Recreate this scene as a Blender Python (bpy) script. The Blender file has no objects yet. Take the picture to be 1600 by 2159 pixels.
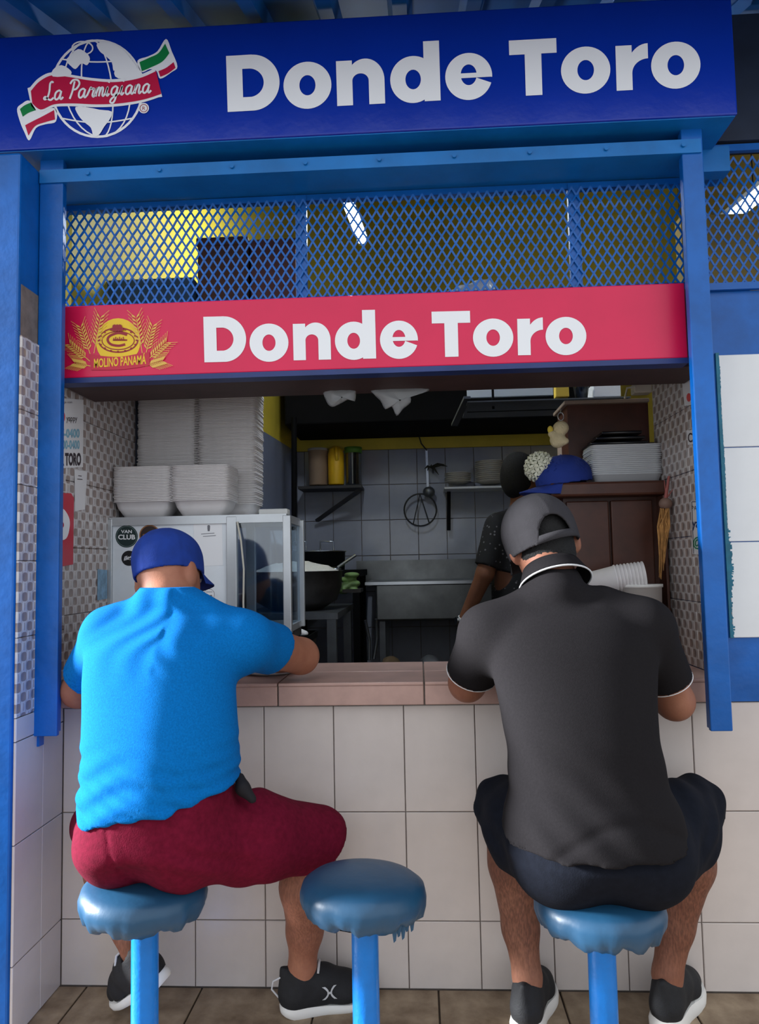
import bpy, bmesh, math, random
import numpy as np
from mathutils import Vector, Matrix
random.seed(7); rng = np.random.default_rng(7)
SC = bpy.context.scene
COL = SC.collection
# ------------------------------------------------------------------ camera
FPX = 1560.0
CAM = np.array([0.4531, -2.1321, 1.1726])
_yaw, _pit, _rol = 0.0517, 0.0705, -0.0193
_f = np.array([-math.sin(_yaw)*math.cos(_pit), math.cos(_yaw)*math.cos(_pit), math.sin(_pit)])
_r0 = np.array([math.cos(_yaw), math.sin(_yaw), 0.0]); _u0 = np.cross(_r0, _f)
_r = _r0*math.cos(_rol) + _u0*math.sin(_rol); _u = -_r0*math.sin(_rol) + _u0*math.cos(_rol)
cam_d = bpy.data.cameras.new('camera'); cam = bpy.data.objects.new('camera', cam_d); COL.objects.link(cam)
cam_d.sensor_fit = 'HORIZONTAL'; cam_d.sensor_width = 36.0; cam_d.lens = 36.0*FPX/1600.0; cam_d.clip_start = 0.02
cam.matrix_world = Matrix(((_r[0], _u[0], -_f[0], CAM[0]), (_r[1], _u[1], -_f[1], CAM[1]), (_r[2], _u[2], -_f[2], CAM[2]), (0, 0, 0, 1)))
SC.camera = cam
# ------------------------------------------------------------------ world, sun, exposure
SC.view_settings.view_transform = 'Standard'; SC.view_settings.look = 'None'
SC.view_settings.gamma = 1.0; SC.view_settings.use_curve_mapping = False
SC.view_settings.exposure = 0.80
wd = bpy.data.worlds.new('world'); SC.world = wd; wd.use_nodes = True
_bg = wd.node_tree.nodes['Background']; _bg.inputs[0].default_value = (0.90, 0.95, 1.0, 1); _bg.inputs[1].default_value = 0.80
sun_d = bpy.data.lights.new('sun', 'SUN'); sun = bpy.data.objects.new('sun', sun_d); COL.objects.link(sun)
sun_d.energy = 11.5; sun_d.angle = math.radians(9); sun_d.color = (0.95, 0.98, 1.0)
_sd = Vector((0.97, 0.04, -0.27)).normalized()
sun.rotation_euler = _sd.to_track_quat('-Z', 'Y').to_euler()

# ------------------------------------------------------------------ helpers
def ray(px, py):
    return _f + _r*((px-800.0)/FPX) - _u*((py-1079.5)/FPX)
def W(px, py, Y):
    d = ray(px, py); return CAM + d*((Y-CAM[1])/d[1])
def WX(px, py, X):
    d = ray(px, py); return CAM + d*((X-CAM[0])/d[0])
def WZ(px, py, Z):
    d = ray(px, py); return CAM + d*((Z-CAM[2])/d[2])
def scale_at(Y): return FPX/(Y-CAM[1])

def lin(c):
    return tuple(((x/255.0)/12.92 if x/255.0 <= 0.04045 else ((x/255.0+0.055)/1.055)**2.4) for x in c)
MATS = {}
def mat(name, rgb, rough=0.5, metal=0.0, var=0.0, vscale=8.0, bump=0.0, bscale=60.0, spec=0.5, alpha=1.0, trans=0.0, emit=0.0, sss=0.0, rgb2=None, coat=0.0, sheen=0.0, ior=1.45):
    if name in MATS: return MATS[name]
    m = bpy.data.materials.new(name); m.use_nodes = True; nt = m.node_tree; N = nt.nodes; L = nt.links
    b = N['Principled BSDF']; c = lin(rgb)+(1,)
    b.inputs['Base Color'].default_value = c; b.inputs['Roughness'].default_value = rough; b.inputs['Metallic'].default_value = metal
    b.inputs['Specular IOR Level'].default_value = spec; b.inputs['IOR'].default_value = ior
    if alpha < 1: b.inputs['Alpha'].default_value = alpha
    if trans: b.inputs['Transmission Weight'].default_value = trans
    if coat: b.inputs['Coat Weight'].default_value = coat; b.inputs['Coat Roughness'].default_value = 0.15
    if sheen: b.inputs['Sheen Weight'].default_value = sheen
    if sss: b.inputs['Subsurface Weight'].default_value = sss; b.inputs['Subsurface Radius'].default_value = (0.01, 0.004, 0.002)
    if emit: b.inputs['Emission Color'].default_value = c; b.inputs['Emission Strength'].default_value = emit
    tc = None
    if var or bump or rgb2:
        tc = N.new('ShaderNodeTexCoord')
    if var or rgb2:
        nz = N.new('ShaderNodeTexNoise'); nz.inputs['Scale'].default_value = vscale; nz.inputs['Detail'].default_value = 5; nz.inputs['Roughness'].default_value = 0.6
        L.new(tc.outputs['Object'], nz.inputs['Vector'])
        rp = N.new('ShaderNodeValToRGB'); L.new(nz.outputs['Fac'], rp.inputs['Fac'])
        if rgb2 is None:
            rp.color_ramp.elements[0].color = tuple(x*(1-var) for x in c[:3])+(1,); rp.color_ramp.elements[1].color = tuple(min(1, x*(1+var)) for x in c[:3])+(1,)
        else:
            rp.color_ramp.elements[0].color = lin(rgb2)+(1,); rp.color_ramp.elements[1].color = c
        rp.color_ramp.elements[0].position = 0.33; rp.color_ramp.elements[1].position = 0.68
        L.new(rp.outputs['Color'], b.inputs['Base Color'])
    if bump:
        n2 = N.new('ShaderNodeTexNoise'); n2.inputs['Scale'].default_value = bscale; n2.inputs['Detail'].default_value = 4
        L.new(tc.outputs['Object'], n2.inputs['Vector'])
        bp = N.new('ShaderNodeBump'); bp.inputs['Strength'].default_value = bump; bp.inputs['Distance'].default_value = 0.004
        L.new(n2.outputs['Fac'], bp.inputs['Height']); L.new(bp.outputs['Normal'], b.inputs['Normal'])
    MATS[name] = m; return m

def put(o, parent=None, label=None, cat=None, group=None, kind=None):
    COL.objects.link(o) if o.name not in COL.objects else None
    if parent is not None: o.parent = parent; o.matrix_parent_inverse = parent.matrix_basis.inverted()
    if label: o['label'] = label
    if cat: o['category'] = cat
    if group: o['group'] = group
    if kind: o['kind'] = kind
    return o
def empty(name, loc, label=None, cat=None, group=None, kind=None):
    o = bpy.data.objects.new(name, None); o.location = Vector(loc); o.empty_display_size = 0.05
    o.matrix_basis = Matrix.Translation(Vector(loc))
    return put(o, None, label, cat, group, kind)
class MB:
    def __init__(s): s.v = []; s.f = []; s.sm = []
    def add(s, vs, fs, smooth=False):
        n = len(s.v); s.v += [tuple(map(float, p)) for p in vs]; s.f += [tuple(i+n for i in f) for f in fs]; s.sm += [smooth]*len(fs); return s
    def box(s, lo, hi, M=None):
        x0, y0, z0 = lo; x1, y1, z1 = hi
        vs = [(x0,y0,z0),(x1,y0,z0),(x1,y1,z0),(x0,y1,z0),(x0,y0,z1),(x1,y0,z1),(x1,y1,z1),(x0,y1,z1)]
        if M is not None: vs = [tuple(M @ Vector(p)) for p in vs]
        return s.add(vs, [(0,3,2,1),(4,5,6,7),(0,1,5,4),(1,2,6,5),(2,3,7,6),(3,0,4,7)])
    def bbox(s, lo, hi, b, M=None):
        # chamfered box
        x0, y0, z0 = lo; x1, y1, z1 = hi
        bm = bmesh.new(); r = bmesh.ops.create_cube(bm, size=1.0)
        for v in bm.verts: v.co = Vector(((x0+x1)/2+v.co.x*(x1-x0), (y0+y1)/2+v.co.y*(y1-y0), (z0+z1)/2+v.co.z*(z1-z0)))
        bmesh.ops.bevel(bm, geom=list(bm.edges), offset=b, segments=2, affect='EDGES', profile=0.5)
        bm.verts.index_update()
        vs = [tuple(M @ v.co) if M is not None else tuple(v.co) for v in bm.verts]; fs = [[v.index for v in f.verts] for f in bm.faces]; bm.free()
        return s.add(vs, fs)
    def cyl(s, a, b, r0, r1=None, n=16, caps=True, smooth=True):
        r1 = r0 if r1 is None else r1; a = Vector(a); b = Vector(b); d = (b-a).normalized()
        t = Vector((0,0,1)) if abs(d.z) < 0.9 else Vector((1,0,0)); e1 = d.cross(t).normalized(); e2 = d.cross(e1)
        vs = []
        for c, r in ((a, r0), (b, r1)):
            for i in range(n):
                an = 2*math.pi*i/n; vs.append(c + e1*(r*math.cos(an)) + e2*(r*math.sin(an)))
        s.add(vs, [(i, (i+1) % n, n+(i+1) % n, n+i) for i in range(n)], smooth)
        if caps: s.add(vs, [tuple(range(n-1, -1, -1)), tuple(range(n, 2*n))], False)
        return s
    def lathe(s, prof, c=(0,0,0), n=32, M=None, smooth=True, rmod=None):
        vs = []
        for k, (r, z) in enumerate(prof):
            for i in range(n):
                an = 2*math.pi*i/n; rr = r*(rmod(an, k) if rmod else 1.0)
                p = Vector((rr*math.cos(an), rr*math.sin(an), z)); p = (M @ p) if M is not None else p
                vs.append(p + Vector(c))
        fs = []
        for k in range(len(prof)-1):
            for i in range(n): fs.append((k*n+i, k*n+(i+1) % n, (k+1)*n+(i+1) % n, (k+1)*n+i))
        return s.add(vs, fs, smooth)
    def tube(s, pts, r, n=8, caps=True):
        pts = [Vector(p) for p in pts]; rr = r if hasattr(r, '__len__') else [r]*len(pts)
        vs = []; pe = None
        for i, p in enumerate(pts):
            d = (pts[min(i+1, len(pts)-1)] - pts[max(i-1, 0)]).normalized()
            if pe is None:
                t = Vector((0,0,1)) if abs(d.z) < 0.9 else Vector((1,0,0)); e1 = d.cross(t).normalized()
            else: e1 = (pe - d*pe.dot(d)).normalized()
            pe = e1; e2 = d.cross(e1)
            for k in range(n):
                an = 2*math.pi*k/n; vs.append(p + e1*(rr[i]*math.cos(an)) + e2*(rr[i]*math.sin(an)))
        fs = [(i*n+k, i*n+(k+1) % n, (i+1)*n+(k+1) % n, (i+1)*n+k) for i in range(len(pts)-1) for k in range(n)]
        s.add(vs, fs, True)
        if caps: s.add(vs, [tuple(range(n-1, -1, -1)), tuple(range((len(pts)-1)*n, len(pts)*n))])
        return s
    def bar(s, a, b, w, t, up=(0,0,1)):
        # rectangular bar from a to b, width w (perp), thickness t along 'up'-ish
        a = Vector(a); b = Vector(b); d = (b-a).normalized(); u = Vector(up); e = d.cross(u).normalized(); u = e.cross(d).normalized()
        vs = [c + e*(sx*w/2) + u*(sz*t/2) for c in (a, b) for sx, sz in ((-1,-1),(1,-1),(1,1),(-1,1))]
        return s.add(vs, [(0,3,2,1),(4,5,6,7),(0,1,5,4),(1,2,6,5),(2,3,7,6),(3,0,4,7)])
    def ellip(s, c, r, n=16, m=10, M=None):
        prof = [(math.sin(math.pi*k/m), -math.cos(math.pi*k/m)) for k in range(m+1)]
        S = Matrix.Diagonal((r[0], r[1], r[2], 1)); MM = (M @ S) if M is not None else S
        return s.lathe([(max(p, 1e-4), z) for p, z in prof], c, n, MM)
    def prism(s, poly, y0, y1):
        # poly of (x,z) ccw; extruded along y
        n = len(poly); vs = [(x, y0, z) for x, z in poly] + [(x, y1, z) for x, z in poly]
        return s.add(vs, [tuple(range(n)), tuple(range(2*n-1, n-1, -1))] + [(i, n+i, n+(i+1) % n, (i+1) % n) for i in range(n)])
    def mesh(s, name):
        me = bpy.data.meshes.new(name); me.from_pydata(s.v, [], s.f); me.polygons.foreach_set('use_smooth', s.sm); me.update(); return me
    def build(s, name, m, parent=None, label=None, cat=None, group=None, kind=None, recalc=True):
        me = s.mesh(name)
        if recalc:
            bm = bmesh.new(); bm.from_mesh(me); bmesh.ops.recalc_face_normals(bm, faces=bm.faces); bm.to_mesh(me); bm.free()
        if m: me.materials.append(m)
        return put(bpy.data.objects.new(name, me), parent, label, cat, group, kind)
def inst(name, me, M, parent=None, **kw):
    o = bpy.data.objects.new(name, me); o.matrix_basis = M if isinstance(M, Matrix) else Matrix.Translation(Vector(M))
    return put(o, parent, **kw)
def ao(root_loc):  # absolute coordinates to local under an Empty at root_loc handled by parent inverse
    return Vector(root_loc)
# --- flat print on a plane Y=const given in photograph positions of that plane
class Print:
    def __init__(s, fn):
        s.k = 0; s.mb = MB(); s.fn = lambda x, y: tuple(np.array(fn(x, y))-np.array([0, 0.00012*s.k, 0]))
    def poly(s, pts):
        s.k += 1
        s.mb.add([s.fn(x, y) for x, y in pts], [tuple(range(len(pts)))]); return s
    def strip(s, A, B, closed=False):
        s.k += 1
        n = len(A); s.mb.add([s.fn(*p) for p in A]+[s.fn(*p) for p in B], [(i, (i+1) % n, n+(i+1) % n, n+i) for i in range(n if closed else n-1)]); return s
    def stroke(s, pts, w):
        w = w if hasattr(w, '__len__') else [w]*len(pts); A = []; B = []
        for i, (x, y) in enumerate(pts):
            x0, y0 = pts[max(i-1, 0)]; x1, y1 = pts[min(i+1, len(pts)-1)]; d = math.hypot(x1-x0, y1-y0) or 1
            nx, ny = -(y1-y0)/d, (x1-x0)/d; A.append((x+nx*w[i]/2, y+ny*w[i]/2)); B.append((x-nx*w[i]/2, y-ny*w[i]/2))
        return s.strip(A, B)
    def disc(s, cx, cy, rx, ry=None, n=28):
        ry = ry or rx; return s.poly([(cx+rx*math.cos(2*math.pi*i/n), cy+ry*math.sin(2*math.pi*i/n)) for i in range(n)])
    def ring(s, cx, cy, rx, ry, w, n=48):
        P = lambda a, b: [(cx+a*math.cos(2*math.pi*i/n), cy+b*math.sin(2*math.pi*i/n)) for i in range(n)]
        return s.strip(P(rx, ry), P(rx-w, ry-w), True)
    def build(s, name, m, parent=None, **kw):
        me = s.mb.mesh(name); bm = bmesh.new(); bm.from_mesh(me); bmesh.ops.triangulate(bm, faces=bm.faces, ngon_method='EAR_CLIP'); bm.to_mesh(me); bm.free()
        me.materials.append(m); return put(bpy.data.objects.new(name, me), parent, **kw)
def sm_path(pts, n=6, closed=False):
    # Catmull-Rom through points
    out = []; P = pts; N = len(P)
    rngi = range(N if closed else N-1)
    for i in rngi:
        g = (lambda k: P[k % N]) if closed else (lambda k: P[min(max(k, 0), N-1)])
        p0, p1, p2, p3 = g(i-1), g(i), g(i+1), g(i+2)
        for k in range(n):
            t = k/n; out.append(tuple(0.5*((2*b)+(-a+c)*t+(2*a-5*b+4*c-d)*t*t+(-a+3*b-3*c+d)*t**3) for a, b, c, d in zip(p0, p1, p2, p3)))
    if not closed: out.append(tuple(P[-1]))
    return out
def text_obj(name, body, fn, x0, x1, ybase, h, m, parent, shear=0.0, offset=0.0, slope=0.0):
    """small printed lettering; x0..x1 width, ybase baseline, h cap height in the plane's own units mapped by fn"""
    cu = bpy.data.curves.new(name, 'FONT'); cu.body = body; cu.size = 1.0; cu.shear = shear; cu.offset = offset; cu.resolution_u = 3
    ob = bpy.data.objects.new(name+'_tmp', cu); COL.objects.link(ob)
    bpy.context.view_layer.update()
    me = bpy.data.meshes.new_from_object(ob.evaluated_get(bpy.context.evaluated_depsgraph_get()))
    COL.objects.unlink(ob); bpy.data.objects.remove(ob); bpy.data.curves.remove(cu)
    n = len(me.vertices); co = np.empty(n*3); me.vertices.foreach_get('co', co); co = co.reshape(-1, 3)
    mx = co[:, 0].max(); mn = co[:, 0].min()
    for i, v in enumerate(me.vertices):
        u = x0+(co[i, 0]-mn)/(mx-mn)*(x1-x0); y = ybase + slope*(u-x0) - co[i, 1]/0.73*h
        v.co = Vector(fn(u, y))
    me.name = name; me.materials.clear(); me.materials.append(m); me.update()
    return put(bpy.data.objects.new(name, me), parent)

# ------------------------------------------------------------------ signed-distance bodies (one continuous skin)
class SDF:
    def __init__(s, lo, hi, h):
        s.lo = np.array(lo, float); s.h = h; n = np.ceil((np.array(hi)-s.lo)/h).astype(int)+1; s.n = n
        s.ax = [s.lo[i]+h*np.arange(n[i]) for i in range(3)]; s.F = np.full(n, 0.5, np.float32)
    def sub(s, lo, hi, pad):
        sl = []
        for i in range(3):
            a = int(np.clip((lo[i]-pad-s.lo[i])/s.h, 0, s.n[i])); b = int(np.clip((hi[i]+pad-s.lo[i])/s.h+2, 0, s.n[i])); sl.append(slice(a, max(b, a)))
        G = np.meshgrid(*[s.ax[i][sl[i]] for i in range(3)], indexing='ij'); return tuple(sl), [g.astype(np.float32) for g in G]
    def _mix(s, sl, d, k):
        a = s.F[sl]
        if k <= 0: s.F[sl] = np.minimum(a, d); return
        h = np.clip(0.5+0.5*(a-d)/k, 0, 1); s.F[sl] = a+(d-a)*h-k*h*(1-h)
    def rc(s, a, b, ra, rb, k=0.03):
        a = np.array(a, float); b = np.array(b, float); R = max(ra, rb)
        sl, (X, Y, Z) = s.sub(np.minimum(a, b)-R, np.maximum(a, b)+R, k*1.5+0.03)
        if X.size == 0: return s
        s._mix(sl, s._rc(a, b, ra, rb, X, Y, Z), k); return s
    @staticmethod
    def _rc(a, b, ra, rb, X, Y, Z):
        ba = b-a; L = ba@ba+1e-12
        t = np.clip(((X-a[0])*ba[0]+(Y-a[1])*ba[1]+(Z-a[2])*ba[2])/L, 0, 1)
        return np.sqrt((X-a[0]-t*ba[0])**2+(Y-a[1]-t*ba[1])**2+(Z-a[2]-t*ba[2])**2)-(ra+(rb-ra)*t)
    @staticmethod
    def _ell(c, r, M, X, Y, Z):
        dx, dy, dz = X-c[0], Y-c[1], Z-c[2]
        if M is not None:   # rows of M are the local axes
            M = np.array(M); dx, dy, dz = (M[0][0]*dx+M[0][1]*dy+M[0][2]*dz, M[1][0]*dx+M[1][1]*dy+M[1][2]*dz, M[2][0]*dx+M[2][1]*dy+M[2][2]*dz)
        k0 = np.sqrt((dx/r[0])**2+(dy/r[1])**2+(dz/r[2])**2)+1e-6; k1 = np.sqrt((dx/r[0]**2)**2+(dy/r[1]**2)**2+(dz/r[2]**2)**2)+1e-6
        return k0*(k0-1)/k1
    def ell(s, c, r, k=0.03, M=None):
        c = np.array(c, float); R = max(r); sl, (X, Y, Z) = s.sub(c-R, c+R, k*1.5+0.03)
        if X.size: s._mix(sl, s._ell(c, r, M, X, Y, Z), k)
        return s
    def chain(s, pts, rad, k=0.02):
        for i in range(len(pts)-1): s.rc(pts[i], pts[i+1], rad[i], rad[i+1], k)
        return s
    def loft(s, secs, k=0.03, n=2.3, inflate=0.0, cap=0.03, disp=None):
        S = np.array(sorted(secs)); zz = S[:, 0]
        lo = np.array([(S[:, 1]-S[:, 3]).min(), (S[:, 2]-S[:, 4]).min(), zz[0]])-inflate; hi = np.array([(S[:, 1]+S[:, 3]).max(), (S[:, 2]+S[:, 4]).max(), zz[-1]])+inflate
        sl, (X, Y, Z) = s.sub(lo, hi, k*1.5+0.04)
        z1 = s.ax[2][sl[2]]; fine = np.linspace(zz[0], zz[-1], 200)
        ip = []
        for c in range(1, 5):
            v = np.interp(fine, zz, S[:, c]); ker = np.hanning(25); ker /= ker.sum(); vp = np.pad(v, 12, mode='edge'); v = np.convolve(vp, ker, 'valid')
            ip.append(np.interp(z1, fine, v).astype(np.float32)[None, None, :])
        cx, cy, rx, ry = ip; rx = rx+inflate; ry = ry+inflate
        q = ((np.abs((X-cx)/rx))**n+(np.abs((Y-cy)/ry))**n)**(1/n)
        d = (q-1)*np.minimum(rx, ry)
        e = np.maximum(zz[0]-Z, Z-zz[-1])
        h = np.clip(0.5-0.5*(e-d)/cap, 0, 1); d = e+(d-e)*h+cap*h*(1-h)
        s._mix(sl, d, k); return s
    def plane(s, p, nrm):
        """keep the side opposite to nrm"""
        nrm = np.array(nrm, float); nrm /= np.linalg.norm(nrm)
        d = (s.ax[0][:, None, None]-p[0])*nrm[0]+(s.ax[1][None, :, None]-p[1])*nrm[1]+(s.ax[2][None, None, :]-p[2])*nrm[2]
        s.F = np.maximum(s.F, d.astype(np.float32)); return s
    def plane_near(s, p, nrm, R):
        nrm = np.array(nrm, float); nrm /= np.linalg.norm(nrm); p = np.array(p, float)
        sl, (X, Y, Z) = s.sub(p-R, p+R, 0)
        d = (X-p[0])*nrm[0]+(Y-p[1])*nrm[1]+(Z-p[2])*nrm[2]
        rr = np.sqrt((X-p[0])**2+(Y-p[1])**2+(Z-p[2])**2)-R
        s.F[sl] = np.maximum(s.F[sl], np.minimum(d, -rr)); return s
    def carve_rc(s, a, b, ra, rb):
        a = np.array(a, float); b = np.array(b, float); R = max(ra, rb); sl, (X, Y, Z) = s.sub(np.minimum(a, b)-R, np.maximum(a, b)+R, 0.03)
        s.F[sl] = np.maximum(s.F[sl], -s._rc(a, b, ra, rb, X, Y, Z)); return s
    def disp(s, fn):
        sl, (X, Y, Z) = s.sub(s.lo, s.lo+s.h*s.n, 0); band = np.abs(s.F) < 0.05
        D = np.zeros_like(s.F); D[band] = fn(X[band], Y[band], Z[band]); s.F = s.F+D; return s
    def build(s, name, m, parent=None, smooth_it=1, **kw):
        F = s.F; h = s.h; ins = F < 0
        F = np.pad(F, 1, constant_values=0.5); ins = F < 0; lo = s.lo-h
        n = np.array(F.shape)-1
        c = np.zeros(n, np.int8); 
        for i in (0, 1):
            for j in (0, 1):
                for k in (0, 1): c += ins[i:n[0]+i, j:n[1]+j, k:n[2]+k]
        act = np.argwhere((c > 0) & (c < 8)); idx = -np.ones(n, np.int64); idx[tuple(act.T)] = np.arange(len(act))
        acc = np.zeros((len(act), 3)); cnt = np.zeros(len(act))
        corners = [(i, j, k) for i in (0, 1) for j in (0, 1) for k in (0, 1)]
        for a in corners:
            for ax in range(3):
                if a[ax] == 1: continue
                b = list(a); b[ax] = 1
                fa = F[act[:, 0]+a[0], act[:, 1]+a[1], act[:, 2]+a[2]]; fb = F[act[:, 0]+b[0], act[:, 1]+b[1], act[:, 2]+b[2]]
                cr = (fa < 0) != (fb < 0); t = np.where(cr, fa/(fa-fb+1e-12), 0); p = np.tile(np.array(a, float), (len(act), 1)); p[:, ax] += t
                acc[cr] += p[cr]; cnt[cr] += 1
        V = lo+h*(act+acc/cnt[:, None])
        quads = []
        for ax in range(3):
            o1, o2 = [(1, 2), (2, 0), (0, 1)][ax]
            sl0 = [slice(None)]*3; sl1 = [slice(None)]*3; sl0[ax] = slice(0, -1); sl1[ax] = slice(1, None)
            A = ins[tuple(sl0)]; B = ins[tuple(sl1)]; e = np.argwhere(A != B)
            e = e[(e[:, o1] > 0) & (e[:, o2] > 0) & (e[:, o1] < F.shape[o1]-1) & (e[:, o2] < F.shape[o2]-1)]
            flip = A[tuple(e.T)]
            def cell(d1, d2):
                q = e.copy(); q[:, o1] += d1; q[:, o2] += d2; return idx[tuple(q.T)]
            Q = np.stack([cell(-1, -1), cell(0, -1), cell(0, 0), cell(-1, 0)], 1)
            Q[~flip] = Q[~flip][:, ::-1]; quads.append(Q)
        Q = np.concatenate(quads); Q = Q[(Q >= 0).all(1)]
        for _ in range(smooth_it):
            S_ = np.zeros_like(V); C_ = np.zeros(len(V))
            for i in range(4):
                np.add.at(S_, Q[:, i], V[Q[:, (i+1) % 4]]+V[Q[:, (i+3) % 4]]); np.add.at(C_, Q[:, i], 2)
            V = 0.45*V+0.55*S_/np.maximum(C_, 1)[:, None]
        me = bpy.data.meshes.new(name); me.vertices.add(len(V)); me.vertices.foreach_set('co', V.ravel().astype(np.float32))
        me.loops.add(Q.size); me.loops.foreach_set('vertex_index', Q.ravel().astype(np.int32))
        me.polygons.add(len(Q)); me.polygons.foreach_set('loop_start', np.arange(0, Q.size, 4, dtype=np.int32)); me.polygons.foreach_set('loop_total', np.full(len(Q), 4, np.int32))
        me.polygons.foreach_set('use_smooth', np.ones(len(Q), bool)); me.update(); me.validate()
        if m: me.materials.append(m)
        return put(bpy.data.objects.new(name, me), parent, **kw)
# ------------------------------------------------------------------ materials
M_blue = mat('blue_gloss_paint', (2, 88, 168), 0.34, var=0.16, vscale=9, bump=0.25, bscale=35)
M_blue_d = mat('blue_header_paint', (8, 108, 180), 0.4, var=0.18, vscale=5, bump=0.2, bscale=30)
M_tile = mat('cream_wall_tile', (208, 198, 193), 0.22, var=0.05, vscale=6)
M_tile_r = mat('white_wall_tile', (225, 226, 226), 0.2, var=0.04, vscale=5)
M_grout = mat('grey_grout', (118, 108, 102), 0.9, var=0.2, vscale=30)
M_ctile = mat('pink_counter_tile', (186, 152, 142), 0.3, var=0.10, vscale=14)
M_ftile = mat('brown_stone_floor_tile', (168, 148, 124), 0.55, rgb2=(112, 92, 72), vscale=11, bump=0.4, bscale=24)
M_fgrout = mat('dark_floor_grout', (74, 62, 52), 0.9, var=0.2)
M_yellow = mat('yellow_wall_paint', (214, 190, 66), 0.55, var=0.08, vscale=4)
M_ktile = mat('blue_grey_kitchen_tile', (148, 152, 164), 0.12, var=0.08, vscale=5)
M_klow = mat('blue_grey_kitchen_wall', (122, 130, 152), 0.35, var=0.1, vscale=3)
M_soot = mat('soot_black_metal', (9, 9, 11), 0.8, var=0.3, spec=0.15)
M_dark = mat('dark_concrete', (52, 48, 46), 0.9, var=0.2)
M_wood = mat('dark_brown_wood', (74, 40, 28), 0.4, var=0.25, vscale=9)
M_soffit = mat('brown_soffit_board', (66, 46, 44), 0.6, var=0.2, vscale=12)
M_roof = mat('blue_roof_sheet', (4, 84, 156), 0.6, var=0.15, vscale=4, spec=0.2)
M_steel = mat('stainless_steel', (170, 174, 178), 0.28, metal=1.0, var=0.1, vscale=7)
M_dsteel = mat('dull_grey_metal', (105, 108, 112), 0.45, metal=0.8, var=0.15)
M_alu = mat('aluminium_frame', (188, 192, 196), 0.38, metal=0.6, var=0.06)
M_white = mat('white_print', (236, 237, 240), 0.35)
M_black = mat('black_plastic', (18, 18, 20), 0.45)
M_foam = mat('white_foam', (226, 222, 222), 0.7, var=0.03, vscale=20)
def decor_mat(name, brown, white, kx, kz, axis):
    m = bpy.data.materials.new(name); m.use_nodes = True; nt = m.node_tree; N = nt.nodes; L = nt.links; b = N['Principled BSDF']
    b.inputs['Roughness'].default_value = 0.16
    tc = N.new('ShaderNodeNewGeometry'); sp = N.new('ShaderNodeSeparateXYZ'); L.new(tc.outputs['Position'], sp.inputs[0])
    def mth(op, a, c=None):
        n = N.new('ShaderNodeMath'); n.operation = op
        for i, x in enumerate((a, c)):
            if x is None: continue
            if isinstance(x, (int, float)): n.inputs[i].default_value = x
            else: L.new(x, n.inputs[i])
        return n.outputs[0]
    u = mth('MULTIPLY', sp.outputs['Y'], 2*math.pi/kx); v = mth('MULTIPLY', sp.outputs['Z'], 2*math.pi/kz)
    su = mth('SINE', u); sv = mth('SINE', v); s = mth('MULTIPLY', su, sv)
    # petals: pairs of ovals in one diagonal set of cells, solid blocks in the other
    u2 = mth('ABSOLUTE', mth('SINE', mth('MULTIPLY', u, 2.0))); line = mth('GREATER_THAN', mth('ABSOLUTE', mth('COSINE', u)), 0.985)
    blk = mth('LESS_THAN', s, -0.12)
    w1 = mth('SUBTRACT', 1.0, blk); slit = mth('MULTIPLY', mth('GREATER_THAN', s, 0.35), mth('LESS_THAN', u2, 0.30)); w = mth('MULTIPLY', w1, mth('SUBTRACT', 1.0, slit)); w = mth('MULTIPLY', w, mth('SUBTRACT', 1.0, mth('MULTIPLY', line, 0.6)))
    mx = N.new('ShaderNodeMix'); mx.data_type = 'RGBA'; mx.inputs['A'].default_value = lin(brown)+(1,); mx.inputs['B'].default_value = lin(white)+(1,)
    L.new(w, mx.inputs['Factor']); L.new(mx.outputs['Result'], b.inputs['Base Color'])
    bp = N.new('ShaderNodeBump'); bp.inputs['Strength'].default_value = 0.5; bp.inputs['Distance'].default_value = 0.003; L.new(s, bp.inputs['Height']); L.new(bp.outputs['Normal'], b.inputs['Normal'])
    return m
M_decor = decor_mat('petal_pattern_tile', (148, 132, 126), (200, 195, 195), 0.052, 0.052, 'Y')
M_decor_r = decor_mat('block_pattern_tile', (158, 142, 136), (206, 200, 198), 0.050, 0.056, 'Y')

def struct(name, mb, m): return mb.build(name, m, kind='structure')
XL, XR = -0.587, 1.292
def tile_mesh(name, w, h, t, m, c=0.0016):
    """upright tile, back at y=0, face at y=-t, origin lower left"""
    mb = MB(); mb.add([(0,0,0),(w,0,0),(w,0,h),(0,0,h),(0,-t+c,0),(w,-t+c,0),(w,-t+c,h),(0,-t+c,h),(c,-t,c),(w-c,-t,c),(w-c,-t,h-c),(c,-t,h-c)],
        [(0,1,5,4),(1,2,6,5),(2,3,7,6),(3,0,4,7),(4,5,9,8),(5,6,10,9),(6,7,11,10),(7,4,8,11),(8,9,10,11)])
    me = mb.mesh(name); me.materials.append(m); return me
_tc = {}
def tile_grid(parent, xs, zs, m, M, t=0.006, g=0.0026, name='tile'):
    for i in range(len(xs)-1):
        for j in range(len(zs)-1):
            w = round(xs[i+1]-xs[i]-g, 4); h = round(zs[j+1]-zs[j]-g, 4)
            if w < 0.01 or h < 0.01: continue
            key = (w, h, m.name, t)
            if key not in _tc: _tc[key] = tile_mesh(name, w, h, t, m)
            inst(name, _tc[key], M @ Matrix.Translation((xs[i]+g/2, 0, zs[j]+g/2)), parent)
I4 = Matrix.Identity(4)
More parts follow.
